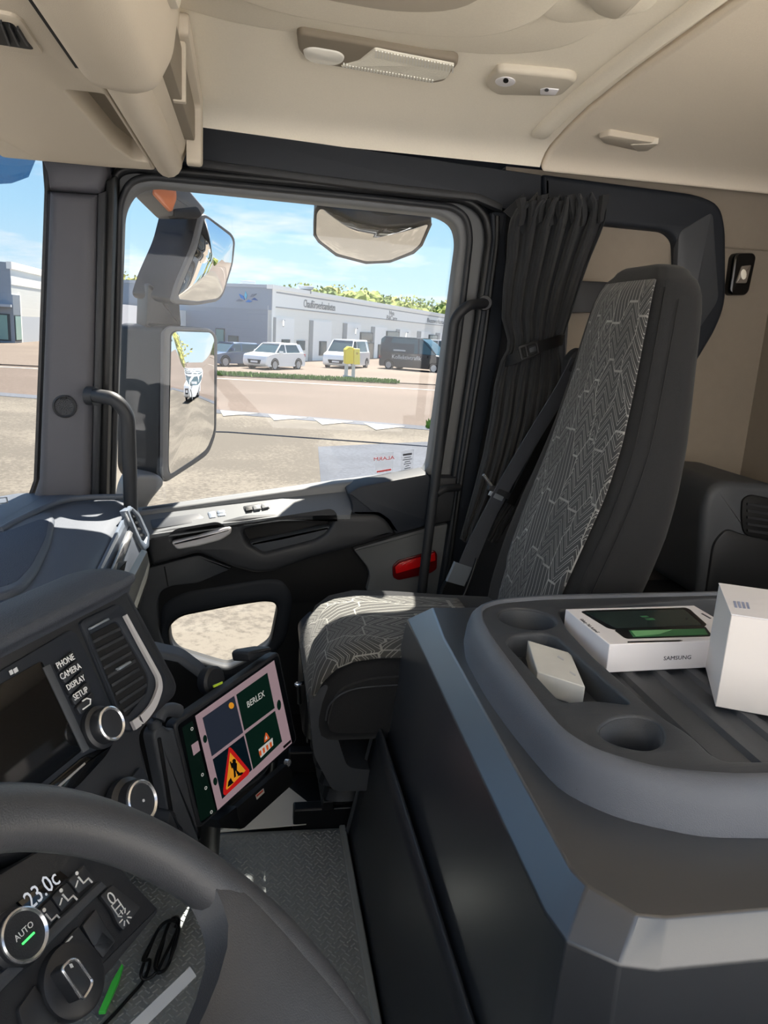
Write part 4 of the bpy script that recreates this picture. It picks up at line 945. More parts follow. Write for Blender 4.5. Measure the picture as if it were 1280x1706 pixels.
ppx('vent_tab', SP, vz([(372, 234), (446, 194), (452, 202), (376, 242)]), M_silver, stk_, depth=0.004, bev=0.0008, lift=0.008)
ppx('vent_slider', SP, vz([(490, 398), (536, 370), (542, 378), (494, 408)]), M_silver, stk_, depth=0.006, bev=0.0008, lift=0.007)
cpath = [zf(512, 185), zf(560, 275), (zf(650, 440)), zf(655, 480), zf(632, 550), zf(590, 605), zf(545, 638)]
cp3 = bendpath([SP.at(*SP.px(x, y, 0.007), 0.007) for x, y in cpath], 0.012)
ribbon('vent_chrome', cp3, [0.004 + 0.006 * i / len(cp3) for i in range(len(cp3))], 0.004, h_s, M_lever, stk_)
# lower chrome line, drawer strip
ppx('tray_line', SP, vz([(205, 912), (348, 788), (352, 794), (212, 920)]), M_chrome, stk_, depth=0.004, lift=0.008)
ppx('tray_lip', SP, vz([(170, 905), (345, 760), (470, 705), (440, 760), (330, 880), (230, 960)]), M_gloss, stk_, depth=0.008, bev=0.002, lift=0.006, r=0.006)
# start knob in its own bezel
kb2 = ppx('start_bezel', SP, vz([(430, 985), (450, 940), (540, 850), (575, 805), (590, 812), (652, 938), (640, 960), (600, 1010), (520, 1080), (450, 1060)]), M_navy, stk_, depth=0.008, bev=0.002, r=0.008, lift=0.005)
u_, v_ = SP.px(*zf(570, 950), 0.022)
kc = SP.at(u_, v_, 0.004)
k2 = lathe('start_knob', kc, SP.n, [(0, 0), (0.026, 0), (0.026, 0.008), (0.0215, 0.012), (0.0215, 0.022), (0, 0.022)], M_btn, stk_, 32)
lathe('start_ring', kc + SP.n * 0.0215, SP.n, [(0.0165, 0), (0.0200, 0), (0.0200, 0.002), (0.0185, 0.003), (0.0165, 0.001), (0.0165, 0)], M_chrome, k2, 32, caps=False)
lathe('start_cap', kc + SP.n * 0.0215, SP.n, [(0, 0), (0.0168, 0), (0.0168, 0.0012), (0, 0.002)], M_black, k2, 24)
lathe('start_dot', kc + SP.n * 0.0235, SP.n, [(0, 0), (0.0014, 0), (0.0014, 0.0008), (0, 0.0008)], M_whited, k2, 10)
ppx('start_mark', SP, vz([(552, 868), (562, 862), (570, 876), (560, 883)]), M_whited, kb2, depth=0.0005, lift=0.0056)
tube('key_mark', [SP.at(*SP.px(*zf(x, y), 0.0055), 0.0056) for x, y in ((432, 985), (440, 972), (452, 968), (456, 976), (446, 982))], 0.0008, M_whited, kb2, 6)

# =================================================================== CLIMATE PANEL (low, behind the wheel)
h_c = V((math.sin(math.radians(27)), math.cos(math.radians(27)), 0)); perc = V((h_c.y, -h_c.x, 0)); tc_ = math.radians(38)
w_c = perc * math.sin(tc_) + V((0, 0, -math.cos(tc_)))
CP = Plane(U(260, 1505, Y=0.60), h_c, -w_c)
cl2 = thing('climate_panel', 'black climate panel with 23.0 display, AUTO knob and rotary switch behind the wheel', 'control panel', (-0.15, 0.45, 0.45))
z9 = lambda pts: [(x / 2.0, 1290 + y / 2.0) for x, y in pts]
ppx('panel_body', CP, z9([(-500, 700), (0, 330), (300, 150), (420, 330), (535, 450), (520, 475), (210, 850), (20, 1080), (-500, 1500)]), M_black, cl2, depth=0.10, bev=0.004, r=0.006)
ppx('display', CP, z9([(60, 425), (200, 320), (232, 345), (100, 465)]), M_gloss, cl2, depth=0.003, bev=0.0006, lift=0.003)
M_lcd = mat('lcd_digits', S(190, 195, 205), 0.5, emit=S(190, 195, 205), estr=0.15)
rtx = 0.0
u_, v_ = CP.px(*z9([(140, 385)])[0], 0.003); text('temperature', '23.0c', CP, u_, v_, 0.0195, M_lcd, cl2, lift=0.0036, sx=0.8)
M_btn2 = mat('climate_button', S(40, 42, 46), 0.45)
def cbtn(name, pts, lift=0.004): return ppx(name, CP, z9(pts), M_btn2, cl2, depth=0.004, bev=0.001, r=0.002, lift=lift)
b1 = cbtn('mode_button', [(172, 408), (224, 358), (258, 402), (206, 458)])
b2 = cbtn('mode_button', [(120, 462), (168, 414), (204, 462), (156, 520)])
b3 = cbtn('mode_button', [(228, 352), (282, 300), (318, 350), (262, 398)])
def figure(parent, x, y):
    u_, v_ = CP.px(*z9([(x, y)])[0], 0.004)
    lathe('figure_head', CP.at(u_, v_ + 0.006, 0.0042), CP.n, [(0, 0), (0.0016, 0), (0.0016, 0.0005), (0, 0.0005)], M_white, parent, 10)
    tube('figure_body', [CP.at(u_ - 0.001, v_ + 0.003, 0.0046), CP.at(u_, v_ - 0.004, 0.0046), CP.at(u_ + 0.006, v_ - 0.004, 0.0046), CP.at(u_ + 0.007, v_ - 0.009, 0.0046)], 0.0009, M_white, parent, 6)
    tube('figure_arrow', [CP.at(u_ - 0.008, v_ - 0.002, 0.0046), CP.at(u_ - 0.003, v_ + 0.001, 0.0046)], 0.0007, M_white, parent, 6)
figure(b1, 216, 408); figure(b2, 160, 474); figure(b3, 268, 350)
u_, v_ = CP.px(*z9([(88, 532)])[0], 0.016); kc = CP.at(u_, v_, 0.0)
ak = lathe('auto_knob', kc, CP.n, [(0, 0), (0.022, 0), (0.022, 0.006), (0.0195, 0.009), (0.0195, 0.014), (0, 0.014)], M_btn2, cl2, 36)
lathe('auto_ring', kc + CP.n * 0.0135, CP.n, [(0.0165, 0), (0.0195, 0), (0.0195, 0.002), (0.0182, 0.003), (0.0165, 0.001), (0.0165, 0)], M_chrome, ak, 36, caps=False)
lathe('auto_cap', kc + CP.n * 0.0135, CP.n, [(0, 0), (0.0168, 0), (0.0168, 0.001), (0, 0.0016)], M_black, ak, 24)
kpl = Plane(kc + CP.n * 0.0152, CP.ux, CP.uy)
text('auto_text', 'AUTO', kpl, 0, 0.0025, 0.0064, M_white, ak, lift=0.0004)
M_grn = mat('green_led', S(60, 230, 90), 0.5, emit=S(60, 230, 90), estr=0.8)
plate('auto_led', kpl.up(0.0005), rrect(0, -0.0036, 0.012, 0.0015, 0.0005), M_grn, ak, depth=0.0008)
# dividing ledge and switch rows
ppx('ledge', CP, z9([(-60, 720), (340, 352), (362, 372), (-40, 770)]), M_dgrey, cl2, depth=0.008, bev=0.003, lift=0.008)
l3 = cbtn('label_button', [(334, 404), (376, 366), (470, 442), (412, 520), (392, 498), (372, 452)])
l4 = cbtn('rocker', [(275, 505), (322, 446), (350, 500), (388, 555), (356, 590), (310, 570)])
l5 = cbtn('rocker', [(312, 574), (340, 520), (384, 558), (344, 612)])
l6 = cbtn('rocker', [(212, 560), (262, 505), (340, 612), (290, 670)])
l7 = cbtn('rocker', [(62, 780), (118, 700), (196, 822), (150, 860), (80, 850)])
u_, v_ = CP.px(*z9([(370, 413)])[0], 0.004)
tube('zero_mark', [CP.at(u_ + 0.0028 * math.cos(a), v_ + 0.0048 * math.sin(a), 0.0046) for a in [2 * PI * i / 12 for i in range(12)]], 0.0007, M_white, l3, 6, closed=True)
u_, v_ = CP.px(*z9([(391, 444)])[0], 0.004)
tube('lamp_mark', [CP.at(u_ + x, v_ + y, 0.0046) for x, y in ((-.004, -.005), (.004, -.005), (.004, .005), (-.004, .005))], 0.0007, M_white, l3, 6, closed=True)
tube('lamp_mark_bar', [CP.at(u_ - .004, v_, 0.0046), CP.at(u_ + .004, v_, 0.0046)], 0.0007, M_white, l3, 6)
u_, v_ = CP.px(*z9([(414, 476)])[0], 0.004)
for k in range(8):
    a = 2 * PI * k / 8; tube('light_ray', [CP.at(u_ + 0.003 * math.cos(a), v_ + 0.003 * math.sin(a), 0.0046), CP.at(u_ + 0.007 * math.cos(a), v_ + 0.007 * math.sin(a), 0.0046)], 0.0006, M_white, l3, 6)
u_, v_ = CP.px(*z9([(236, 574)])[0], 0.004)
for k in (-1, 1): tube('axle_mark', [CP.at(u_ - 0.005, v_ + 0.005 * k, 0.0046), CP.at(u_ + 0.005, v_ + 0.005 * k, 0.0046)], 0.0008, M_white, l6, 6)
tube('axle_mark', [CP.at(u_, v_ - 0.005, 0.0046), CP.at(u_, v_ + 0.005, 0.0046)], 0.0008, M_white, l6, 6)
# rotary switch with chrome edge
u_, v_ = CP.px(*z9([(232, 690)])[0]); kc = CP.at(u_, v_, 0.0)
rk = lathe('rotary_base', kc, CP.n, [(0, 0), (0.028, 0), (0.027, 0.007), (0.024, 0.009), (0, 0.009)], M_btn2, cl2, 36)
rp_ = Plane(kc + CP.n * 0.024, CP.ux, CP.uy)
gq = rc([rp_.px(*z9([p])[0]) for p in [(205, 650), (232, 618), (256, 616), (308, 690), (300, 715), (276, 752)]], 0.003)
plate('rotary_grip', rp_, gq, M_btn2, rk, depth=0.017, bev=0.002)
tube('rotary_chrome', [rp_.at(u, v, 0.0) for u, v in gq], 0.0014, M_chrome, rk, 6, closed=True)
ppx('rotary_mark', rp_, z9([(232, 632), (240, 630), (246, 642), (238, 645)]), M_white, rk, depth=0.0008, lift=0.0012)
lathe('pointer_dot', CP.at(*CP.px(*z9([(180, 622)])[0]), 0.0), CP.n, [(0, 0), (0.0018, 0), (0.0018, 0.001), (0, 0.001)], M_white, cl2, 10)

# =================================================================== TABLET IN ITS HOLDER
hT = V((0.60396, 0.79387, 0.0708)); uT = V((-0.21491, 0.07667, 0.97362))
TP = Plane((-0.00692, 1.10523, 0.61231), hT, uT)
zt = lambda pts: [(230 + x / 3.879, 1060 + y / 3.879) for x, y in pts]
tab = thing('tablet', 'rugged black tablet showing four app tiles with a BERLEX logo and road work sign', 'tablet', TP.o)
M_tabb = mat('tablet_bezel', S(12, 14, 17), 0.12, spec=0.5)
plate('tablet_body', TP, rrect(0, 0, 0.26, 0.172, 0.012), M_black, tab, depth=0.018, bev=0.004, seg=3)
plate('tablet_glass', TP.up(0.0008), rrect(0, 0, 0.248, 0.160, 0.006), M_tabb, tab, depth=0.002)
def scr(name, c, e=0.2): return mat(name, tuple(q * 0.25 for q in c[:3]) + (1,), 0.25, emit=c, estr=e)
M_sc_pale = scr('screen_pale', S(160, 136, 142)); M_sc_green = scr('screen_green', S(8, 32, 24)); M_sc_grey = scr('screen_grey', S(40, 46, 58)); M_sc_dark = scr('screen_dark', S(8, 22, 30))
M_sc_line = scr('screen_line', S(150, 126, 132)); M_sc_org = scr('screen_orange', S(205, 88, 40)); M_sc_red = scr('screen_red', S(190, 28, 28)); M_sc_yel = scr('screen_yellow', S(226, 150, 40)); M_sc_blk = scr('screen_black', S(14, 12, 12)); M_sc_wht = scr('screen_white', S(196, 196, 190)); M_sc_side = scr('screen_side', S(8, 24, 18))
L = 0.0010
sidebar = ppx('sidebar', TP, zt([(285, 590), (352, 545), (505, 1130), (405, 1200)]), M_sc_side, tab, depth=0.0004, lift=L)
main = ppx('app_window', TP, zt([(370, 515), (880, 155), (995, 690), (515, 1125)]), M_sc_pale, tab, depth=0.0004, lift=L)
L2 = L + 0.0004
t1 = ppx('tile_grey', TP, zt([(418, 528), (622, 385), (680, 622), (478, 776)]), M_sc_grey, main, depth=0.0004, lift=L2)
t2_ = ppx('tile_logo', TP, zt([(636, 378), (836, 236), (884, 464), (688, 610)]), M_sc_green, main, depth=0.0004, lift=L2)
t3 = ppx('tile_road_sign', TP, zt([(484, 796), (684, 642), (738, 862), (545, 1052)]), M_sc_dark, main, depth=0.0004, lift=L2)
t4 = ppx('tile_barrier', TP, zt([(692, 632), (886, 482), (932, 680), (746, 860)]), M_sc_green, main, depth=0.0004, lift=L2)
L3 = L2 + 0.0004
ppx('orange_dot', TP, zt(circ(604, 448, 17, 14, 21)), M_sc_yel, t1, depth=0.0003, lift=L3)
u_, v_ = TP.px(*zt([(762, 408)])[0], L3)
ang = math.atan2(*(lambda a, b: (b[1] - a[1], b[0] - a[0]))(TP.px(*zt([(678, 468)])[0]), TP.px(*zt([(846, 350)])[0])))
text('logo_text', 'BERLEX', TP, u_, v_, 0.0150, M_sc_wht, t2_, lift=L3, depth=0.0003, sx=0.92, rot=ang)
# road work sign
sg = ppx('sign_red', TP, zt([(588, 716), (604, 722), (722, 866), (716, 892), (566, 1030), (552, 1022), (552, 990)]), M_sc_red, t3, depth=0.0003, lift=L3, r=0.004)
ppx('sign_yellow', TP, zt([(596, 752), (696, 868), (576, 992), (570, 985)]), M_sc_yel, sg, depth=0.0003, lift=L3 + 0.0003)
for pts in ([(604, 822), (624, 808), (640, 822), (640, 870), (618, 868)], [(594, 812), (602, 808), (612, 850), (606, 856)], [(618, 866), (630, 864), (634, 906), (622, 916)], [(632, 866), (640, 866), (662, 886), (650, 900), (640, 890)], circ(622, 806, 12, 10, 14), [(580, 975), (584, 940), (600, 914), (612, 938), (620, 944), (600, 962)], [(640, 905), (664, 880), (684, 880), (668, 898)]):
    ppx('worker_mark', TP, zt(pts), M_sc_blk, sg, depth=0.0002, lift=L3 + 0.0006)
# barrier icon
ppx('barrier_white', TP, zt([(780, 732), (870, 656), (874, 704), (794, 786)]), M_sc_wht, t4, depth=0.0003, lift=L3)
for k in range(4):
    t = k / 4; xa, ya = 782 + 90 * t, 744 - 74 * t
    ppx('barrier_stripe', TP, zt([(xa, ya + 2), (xa + 13, ya - 9), (xa + 18, ya + 22), (xa + 8, ya + 32)]), M_sc_org, t4, depth=0.0003, lift=L3 + 0.0003)
ppx('barrier_cone', TP, zt([(826, 622), (834, 626), (852, 658), (818, 688), (818, 660)]), M_sc_org, t4, depth=0.0003, lift=L3 + 0.0003)
ppx('barrier_cone_face', TP, zt([(829, 640), (838, 660), (824, 670)]), M_sc_wht, t4, depth=0.0002, lift=L3 + 0.0006)
for q in ([(345, 704), (388, 674), (402, 738), (360, 772)],): ppx('sidebar_tile', TP, zt(q), M_sc_pale, sidebar, depth=0.0003, lift=L2)
for (x, y) in ((344, 598), (412, 894), (434, 980), (470, 1135)):
    lathe('sidebar_icon', TP.at(*TP.px(*zt([(x, y)])[0]), L2), TP.n, [(0.0017, 0), (0.0026, 0), (0.0026, 0.0003), (0.0017, 0.0003), (0.0017, 0)], M_sc_wht, sidebar, 12, caps=False)
for (x, y) in ((434, 664), (500, 938), (912, 444)):
    ppx('status_icon', TP, zt(circ(x, y, 13, 14, 26 if x < 900 else 34)), M_sc_green, main, depth=0.0003, lift=L2)
ppx('corner_mark', TP, zt([(938, 712), (988, 668), (990, 684), (944, 726)]), M_sc_blk, main, depth=0.0003, lift=L2)
# holder
tm = thing('tablet_mount', 'black clamp holder and bracket carrying the tablet beside the dashboard', 'tablet holder', TP.o + V((0, 0, -0.2)))
bp2 = TP.up(-0.0195)
plate('back_plate', bp2, rrect(0.0, -0.004, 0.27, 0.150, 0.012), M_black, tm, depth=0.012, bev=0.003)
# left clamp rail with rivets
rl_ = ppx('clamp_rail', TP, zt([(96, 640), (120, 586), (170, 572), (205, 605), (240, 590), (398, 1262), (410, 1330), (330, 1300), (216, 1190), (150, 900)]), M_dgrey, tm, depth=0.020, bev=0.005, r=0.006, lift=0.003, seg=3)
ppx('rail_groove', TP, zt([(128, 660), (150, 650), (232, 1150), (212, 1150)]), M_deep, rl_, depth=0.003, bev=0.0006, r=0.003, lift=0.0045)
ppx('rail_foot', TP, zt([(190, 1200), (210, 1120), (248, 1136), (262, 1200), (300, 1240), (300, 1330), (250, 1320)]), M_black, tm, depth=0.03, bev=0.004, r=0.005, lift=0.008)
tube('corner_clip', bendpath([TP.at(*TP.px(*zt([p])[0], 0.006), 0.006) for p in ((130, 540), (150, 490), (215, 470), (262, 485))], 0.012), 0.010, M_dgrey, tm, 10)
lathe('clamp_screw', TP.at(*TP.px(*zt([(143, 590)])[0], 0.006), -0.004), TP.uy, [(0, 0), (0.010, 0), (0.010, 0.010), (0.008, 0.012), (0, 0.012)], M_dgrey, tm, 14)
ppx('top_clip', TP, zt([(708, 108), (735, 88), (865, 66), (875, 100), (800, 130), (720, 170)]), M_black, tm, depth=0.034, bev=0.005, r=0.006, lift=0.004)
lathe('knob_disc', TP.at(*TP.px(*zt([(505, 290)])[0], -0.03), -0.05), TP.n, [(0, 0), (0.022, 0), (0.024, 0.006), (0.024, 0.016), (0.020, 0.02), (0, 0.02)], M_black, tm, 24)
ppx('lime_tag', TP, zt([(488, 318), (548, 292), (548, 306), (492, 332)]), M_lime, tm, depth=0.002, lift=0.004)
# bracket below
ppx('lower_bracket', TP.up(-0.02), zt([(640, 1110), (960, 830), (1000, 870), (1000, 960), (690, 1240), (660, 1252)]), M_deep, tm, depth=0.012, bev=0.002)
ppx('lower_block', TP.up(-0.015), zt([(520, 1190), (640, 1100), (668, 1250), (540, 1245)]), M_seatbase, tm, depth=0.05, bev=0.003)
M_lab = mat('bracket_label', S(190, 186, 180), 0.6); M_lab2 = mat('bracket_label_red', S(190, 70, 50), 0.6)
lb = ppx('bracket_label', TP.up(-0.019), zt([(762, 1028), (812, 984), (818, 1010), (770, 1056)]), M_lab, tm, depth=0.001)
ppx('label_stripe', TP.up(-0.0185), zt([(766, 1028), (808, 992), (810, 1002), (768, 1040)]), M_lab2, lb, depth=0.0006)
tube('mount_post', [TP.o + V((-0.03, 0.03, -0.06)), V((-0.06, 1.20, 0.42)), V((-0.07, 1.22, FLZ))], 0.02, M_seatbase, tm, 12)
tube('mount_arm', bendpath([TP.at(0.11, -0.06, -0.02), TP.at(0.12, -0.10, -0.05), V((0.05, 1.26, 0.44)), V((-0.04, 1.21, 0.40))], 0.03), 0.009, M_seatbase, tm, 10)
lathe('mount_bolt', TP.at(*TP.px(*zt([(955, 815)])[0], -0.02), -0.02), TP.n, [(0, 0), (0.006, 0), (0.006, 0.008), (0, 0.010)], M_chrome, tm, 10)

# =================================================================== ENGINE TUNNEL CONSOLE
con = thing('engine_tunnel', 'large smooth dark grey engine tunnel cover between the seats', 'console', (0.7, 0.86, FLZ))
TZ = 0.775
top = [(0.330, 1.235), (0.325, 1.235), (0.312, 1.10), (0.300, 0.56), (0.306, 0.538), (0.334, 0.500), (0.36, 0.494), (1.36, 0.494), (1.36, 1.235), (0.34, 1.235)]
mid = [(0.300, 1.262), (0.286, 1.262), (0.284, 1.12), (0.272, 0.545), (0.278, 0.512), (0.314, 0.482), (0.345, 0.474), (1.36, 0.474), (1.36, 1.238), (0.315, 1.238)]
bot = [(0.262, 1.36), (0.232, 1.36), (0.232, 1.15), (0.226, 0.50), (0.232, 0.465), (0.285, 0.43), (0.33, 0.425), (1.36, 0.425), (1.36, 1.24), (0.29, 1.24)]
def ring3(p, z): return [V((x, y, z)) for x, y in p]
cb_ = loft('cover', [ring3(bot, FLZ + 0.01), ring3([(a[0] * .5 + b[0] * .5, a[1] * .5 + b[1] * .5) for a, b in zip(bot, mid)], (FLZ + 0.742) / 2), ring3(mid, 0.742), ring3(top, TZ)], M_console, con, smooth=20)
bevel(cb_, 0.007, 3, 12)
# rubber skirt over the foot of the front face (dotted)
def skf(a, b):
    y = 0.40 + a * (0.97 - 0.10 * b)
    zt_ = 0.53
    z = FLZ + 0.002 + (zt_ - FLZ) * b
    t = (z - FLZ) / (0.742 - FLZ); x = 0.222 + 0.046 * t
    return V((x - 0.001, y, z))
sk = thing('tunnel_mat', 'black dotted rubber mat wrapped up the foot of the engine tunnel', 'rubber mat', (0.21, 0.9, FLZ))
grid('mat_sheet', skf, 20, 8, M_rubberdk, sk, thick=0.006)
dv_, df_ = [], []
nn_ = V((-0.99, 0, 0.1))
yy = 0.62
row = 0
while yy < 1.385:
    zmax = 0.524 if yy < 1.27 else 0.524 - (yy - 1.27) / 0.10 * 0.30
    zz = FLZ + 0.012 + (0.005 if row % 2 else 0)
    while zz < zmax:
        t = (zz - FLZ) / (0.742 - FLZ); x = 0.222 + 0.046 * t - 0.001
        o = V((x, yy, zz)); b0 = len(dv_); r_ = 0.0021
        dv_ += [o + V((0, r_, 0)), o + V((0, 0, r_)), o - V((0, r_, 0)), o - V((0, 0, r_)), o + nn_ * 0.0022]
        df_ += [(b0, b0 + 4, b0 + 1), (b0 + 1, b0 + 4, b0 + 2), (b0 + 2, b0 + 4, b0 + 3), (b0 + 3, b0 + 4, b0)]
        zz += 0.010
    yy += 0.0085; row += 1
tag(obj('rubber_dots', dv_, df_, M_dots, sk, 0), kind='stuff')
tube('mat_edge', [V((0.214, 1.372, FLZ + 0.004)), V((0.230, 1.325, 0.37)), V((0.244, 1.272, 0.53))], 0.006, M_dgrey, sk, 8)

# tray on top
tr_ = thing('console_tray', 'grey moulded tray with two cup holders and ribbed floor on the engine tunnel', 'tray', (0.6, 0.88, TZ))
def zp(pts, z): return [tuple(U(x, y, Z=z)[:2]) for x, y in pts]
base_px = [(776, 1100), (809, 1161), (845, 1212), (882, 1259), (931, 1316), (985, 1345), (1044, 1368), (1166, 1395), (1280, 1397)]
base_ = zp(base_px, TZ) + [(0.62, 0.580), (1.10, 0.580), (1.14, 0.62), (1.14, 1.13), (1.10, 1.205), (0.50, 1.175), (0.40, 1.150), (0.345, 1.10)]
rim_px = [(797, 1043), (841, 1094), (900, 1170), (960, 1236), (1005, 1268), (1060, 1292), (1130, 1310), (1200, 1318), (1280, 1320)]
DZ = 0.828
deck = rc([(0.372, 1.10), (0.358, 1.045), (0.352, 0.98), (0.350, 0.80), (0.352, 0.715), (0.372, 0.672), (0.425, 0.636), (0.50, 0.620), (0.62, 0.616), (1.09, 0.616), (1.105, 0.66), (1.105, 1.12), (1.07, 1.175), (0.50, 1.145), (0.41, 1.128)], 0.02, 4)
def resample(loop, n):
    P = [V(p) for p in loop]; L_ = len(P); d = [0]
    for i in range(L_): d.append(d[-1] + (P[(i + 1) % L_] - P[i]).length)
    out = []; j = 0
    for k in range(n):
        s = d[-1] * k / n
        while d[j + 1] < s: j += 1
        t = (s - d[j]) / max(1e-9, d[j + 1] - d[j]); out.append(P[j].lerp(P[(j + 1) % L_], t))
    return out
def ang_sample(loop, c, n):
    """points of the loop met by rays from the centre"""
    out = []; L_ = len(loop)
    for k in range(n):
        a = 2 * PI * k / n; d = V((math.cos(a), math.sin(a))); best = None
        for i in range(L_):
            p, q = V(loop[i]) - c, V(loop[(i + 1) % L_]) - c; e_ = q - p
            den = d.x * e_.y - d.y * e_.x
            if abs(den) < 1e-12: continue
            t = (p.x * e_.y - p.y * e_.x) / den; s = (p.x * d.y - p.y * d.x) / den
            if t > 0 and -1e-6 <= s <= 1 + 1e-6 and (best is None or t > best): best = t
        out.append(c + d * best)
    return out
cc = V((0.72, 0.88)); NN = 160
if area2(base_) < 0: base_ = base_[::-1]
b_s = ang_sample(rc(base_, 0.02, 4), cc, NN); d_s = ang_sample(deck, cc, NN)
mixp = lambda t: [b.lerp(d, t) for b, d in zip(b_s, d_s)]
rings_ = [(mixp(-0.02), TZ - 0.004), (mixp(0.0), TZ), (mixp(0.12), TZ + 0.028), (mixp(0.30), TZ + 0.044), (mixp(0.60), DZ - 0.001), (mixp(0.9), DZ + 0.0005), (mixp(1.0), DZ - 0.002), (mixp(1.03), DZ - 0.008)]
loft('tray_rim', [[V((p.x, p.y, z)) for p in r_] for r_, z in rings_], M_tray, tr_, caps=False, smooth=50)
dk = PZ(DZ - 0.005)
cup1 = circ(*dk.px(878, 1030), 0.046, 28); cup2 = rc(zp([(996, 1214), (1020, 1195), (1062, 1191), (1094, 1201), (1108, 1220), (1104, 1242), (1078, 1251), (1034, 1243), (1004, 1230)], DZ - 0.005), 0.02, 3)
recA = rc(zp([(843, 1070), (858, 1058), (902, 1054), (925, 1060), (1054, 1174), (990, 1166), (936, 1170)], DZ - 0.005), 0.012, 4)
recB = rc(zp([(930, 1016), (1190, 996)], DZ - 0.005) + [(1.085, 1.10), (1.085, 0.645)] + zp([(1320, 1268), (1207, 1268), (1186, 1257), (1152, 1224), (1100, 1192), (986, 1091), (944, 1046)], DZ - 0.005), 0.02, 4)
plate('tray_deck', dk, [tuple(p) for p in mixp(0.9)], M_traydk, tr_, holes=[cup1, cup2, recA, recB], depth=0.040, bev=0.004, seg=3)
c1 = dk.px(878, 1030)
lathe('cup_holder', V((c1[0], c1[1], DZ - 0.008)), (0, 0, -1), [(0.0465, 0), (0.0455, 0.002), (0.041, 0.06), (0.037, 0.064), (0.0, 0.064)], M_traydk, tr_, 28, caps=False, thick=0.002)
c2s = [V(p) for p in cup2]; cm = sum(c2s, V((0, 0))) / len(c2s)
loft('cup_holder', [[V((cm.x + (p.x - cm.x) * k, cm.y + (p.y - cm.y) * k, z)) for p in c2s] for k, z in ((1.0, DZ - 0.008), (0.9, DZ - 0.04), (0.82, DZ - 0.075), (0.01, DZ - 0.076))], M_traydk, tr_, smooth=50, caps=False, thick=0.002)
plate('tray_floor', PZ(0.786), rc([(0.345, 0.66), (1.10, 0.64), (1.10, 1.15), (0.37, 1.12)], 0.02), M_traydk, tr_, holes=[[tuple(cm + (p - cm) * 0.95) for p in c2s], circ(c1[0], c1[1], 0.0445, 28)], depth=0.006)
for k in range(11):
    x_ = 0.492 + k * 0.052
    rb = [[V((x_ + dx, y, 0.786 + h_)) for dx, h_ in ((-0.013, 0), (-0.008, 0.006), (0.008, 0.006), (0.013, 0))] for y in (0.65, 1.09)]
    loft('floor_rib', rb, M_traydk, tr_, smooth=30)

# things in the tray
def boxon(name, a, b, depthv, h_, z0, m, parent, bev=0.001):
    """box from near-left and near-right bottom corners, depth vector and height"""
    a, b, d = V((*a, z0)), V((*b, z0)), V((*depthv, 0)); up = V((0, 0, h_))
    return hexa(name, [a, b, b + d, a + d], [a + up, b + up, b + d + up, a + d + up], m, parent, bev)
RZ = 0.7925
pa, pb = V((0.508, 0.925)), V((0.742, 0.938)); ex = (pb - pa).normalized(); ey = V((-ex.y, ex.x))
phb = thing('tablet_box', 'flat white SAMSUNG tablet carton with a dark tablet pictured on its lid', 'box', (0.61, 1.0, RZ))
boxon('carton', pa, pb, ey * 0.140, 0.044, RZ, M_card, phb, 0.0012)
lid = Plane(V((pa.x, pa.y, RZ + 0.044)), (ex.x, ex.y, 0), (ey.x, ey.y, 0))
face = Plane(V((pa.x, pa.y, RZ)), (ex.x, ex.y, 0), (0, 0, 1))
lside = Plane(V((pa.x, pa.y, RZ)) + V((*(ey * 0.14), 0)), (-ey.x, -ey.y, 0), (0, 0, 1))
M_pscr = mat('printed_screen', S(38, 52, 50), 0.2); M_pblk = mat('printed_black', S(16, 17, 19), 0.3); M_pgrn = mat('printed_green', S(60, 120, 78), 0.3); M_pglow = mat('printed_green_light', S(128, 190, 134), 0.3)
sc1 = ppx('printed_tablet', lid, [(968, 1019), (976, 1017), (1142, 1012), (1150, 1015), (1178, 1040), (1174, 1044), (1024, 1049), (1012, 1046)], M_pblk, phb, depth=0.0004, lift=0.0004, r=0.004)
ppx('printed_screen', lid, [(976, 1020), (1140, 1015), (1170, 1041), (1026, 1046)], M_pscr, sc1, depth=0.0004, lift=0.0008)
sc2 = ppx('printed_tablet', lid, [(1024, 1050), (1030, 1048), (1176, 1044), (1186, 1058), (1182, 1060), (1046, 1064), (1040, 1062)], M_pblk, phb, depth=0.0004, lift=0.0005, r=0.003)
ppx('printed_screen', lid, [(1048, 1050), (1174, 1047), (1180, 1057), (1056, 1061)], M_pgrn, sc2, depth=0.0004, lift=0.0009)
ppx('printed_glow', lid, [(1052, 1051), (1120, 1049), (1100, 1056), (1060, 1060)], M_pglow, sc2, depth=0.0004, lift=0.0011)
ppx('printed_pen', lid, [(1046, 1068.5), (1132, 1066), (1138, 1067), (1132, 1068.5), (1046, 1070.5)], M_pblk, phb, depth=0.0004, lift=0.0005)
ppx('printed_lens', lid, circ(1145, 1031, 2.2, 10, 1.6), M_pblk, sc1, depth=0.0004, lift=0.001)
ppx('printed_line', lid, [(1066, 1026), (1078, 1025.6), (1082, 1027.6), (1070, 1028)], M_pgrn, sc1, depth=0.0004, lift=0.001)
ppx('printed_line', lid, [(1074, 1030), (1088, 1029.6), (1093, 1032.6), (1079, 1033)], M_pgrn, sc1, depth=0.0004, lift=0.001)
u_, v_ = lid.px(982, 1042.5); a1, a2 = lid.px(962, 1027), lid.px(1003, 1060)
text('carton_title', 'Galaxy Tab Active5', lid, u_, v_, 0.0082, M_pr, phb, lift=0.0003, rot=math.atan2(a2[1] - a1[1], a2[0] - a1[0]), sx=0.85)
ppx('printed_line', lid, [(1168, 1022), (1171, 1021.6), (1186, 1030), (1183, 1030.6)], M_pr, phb, depth=0.0004, lift=0.0003)
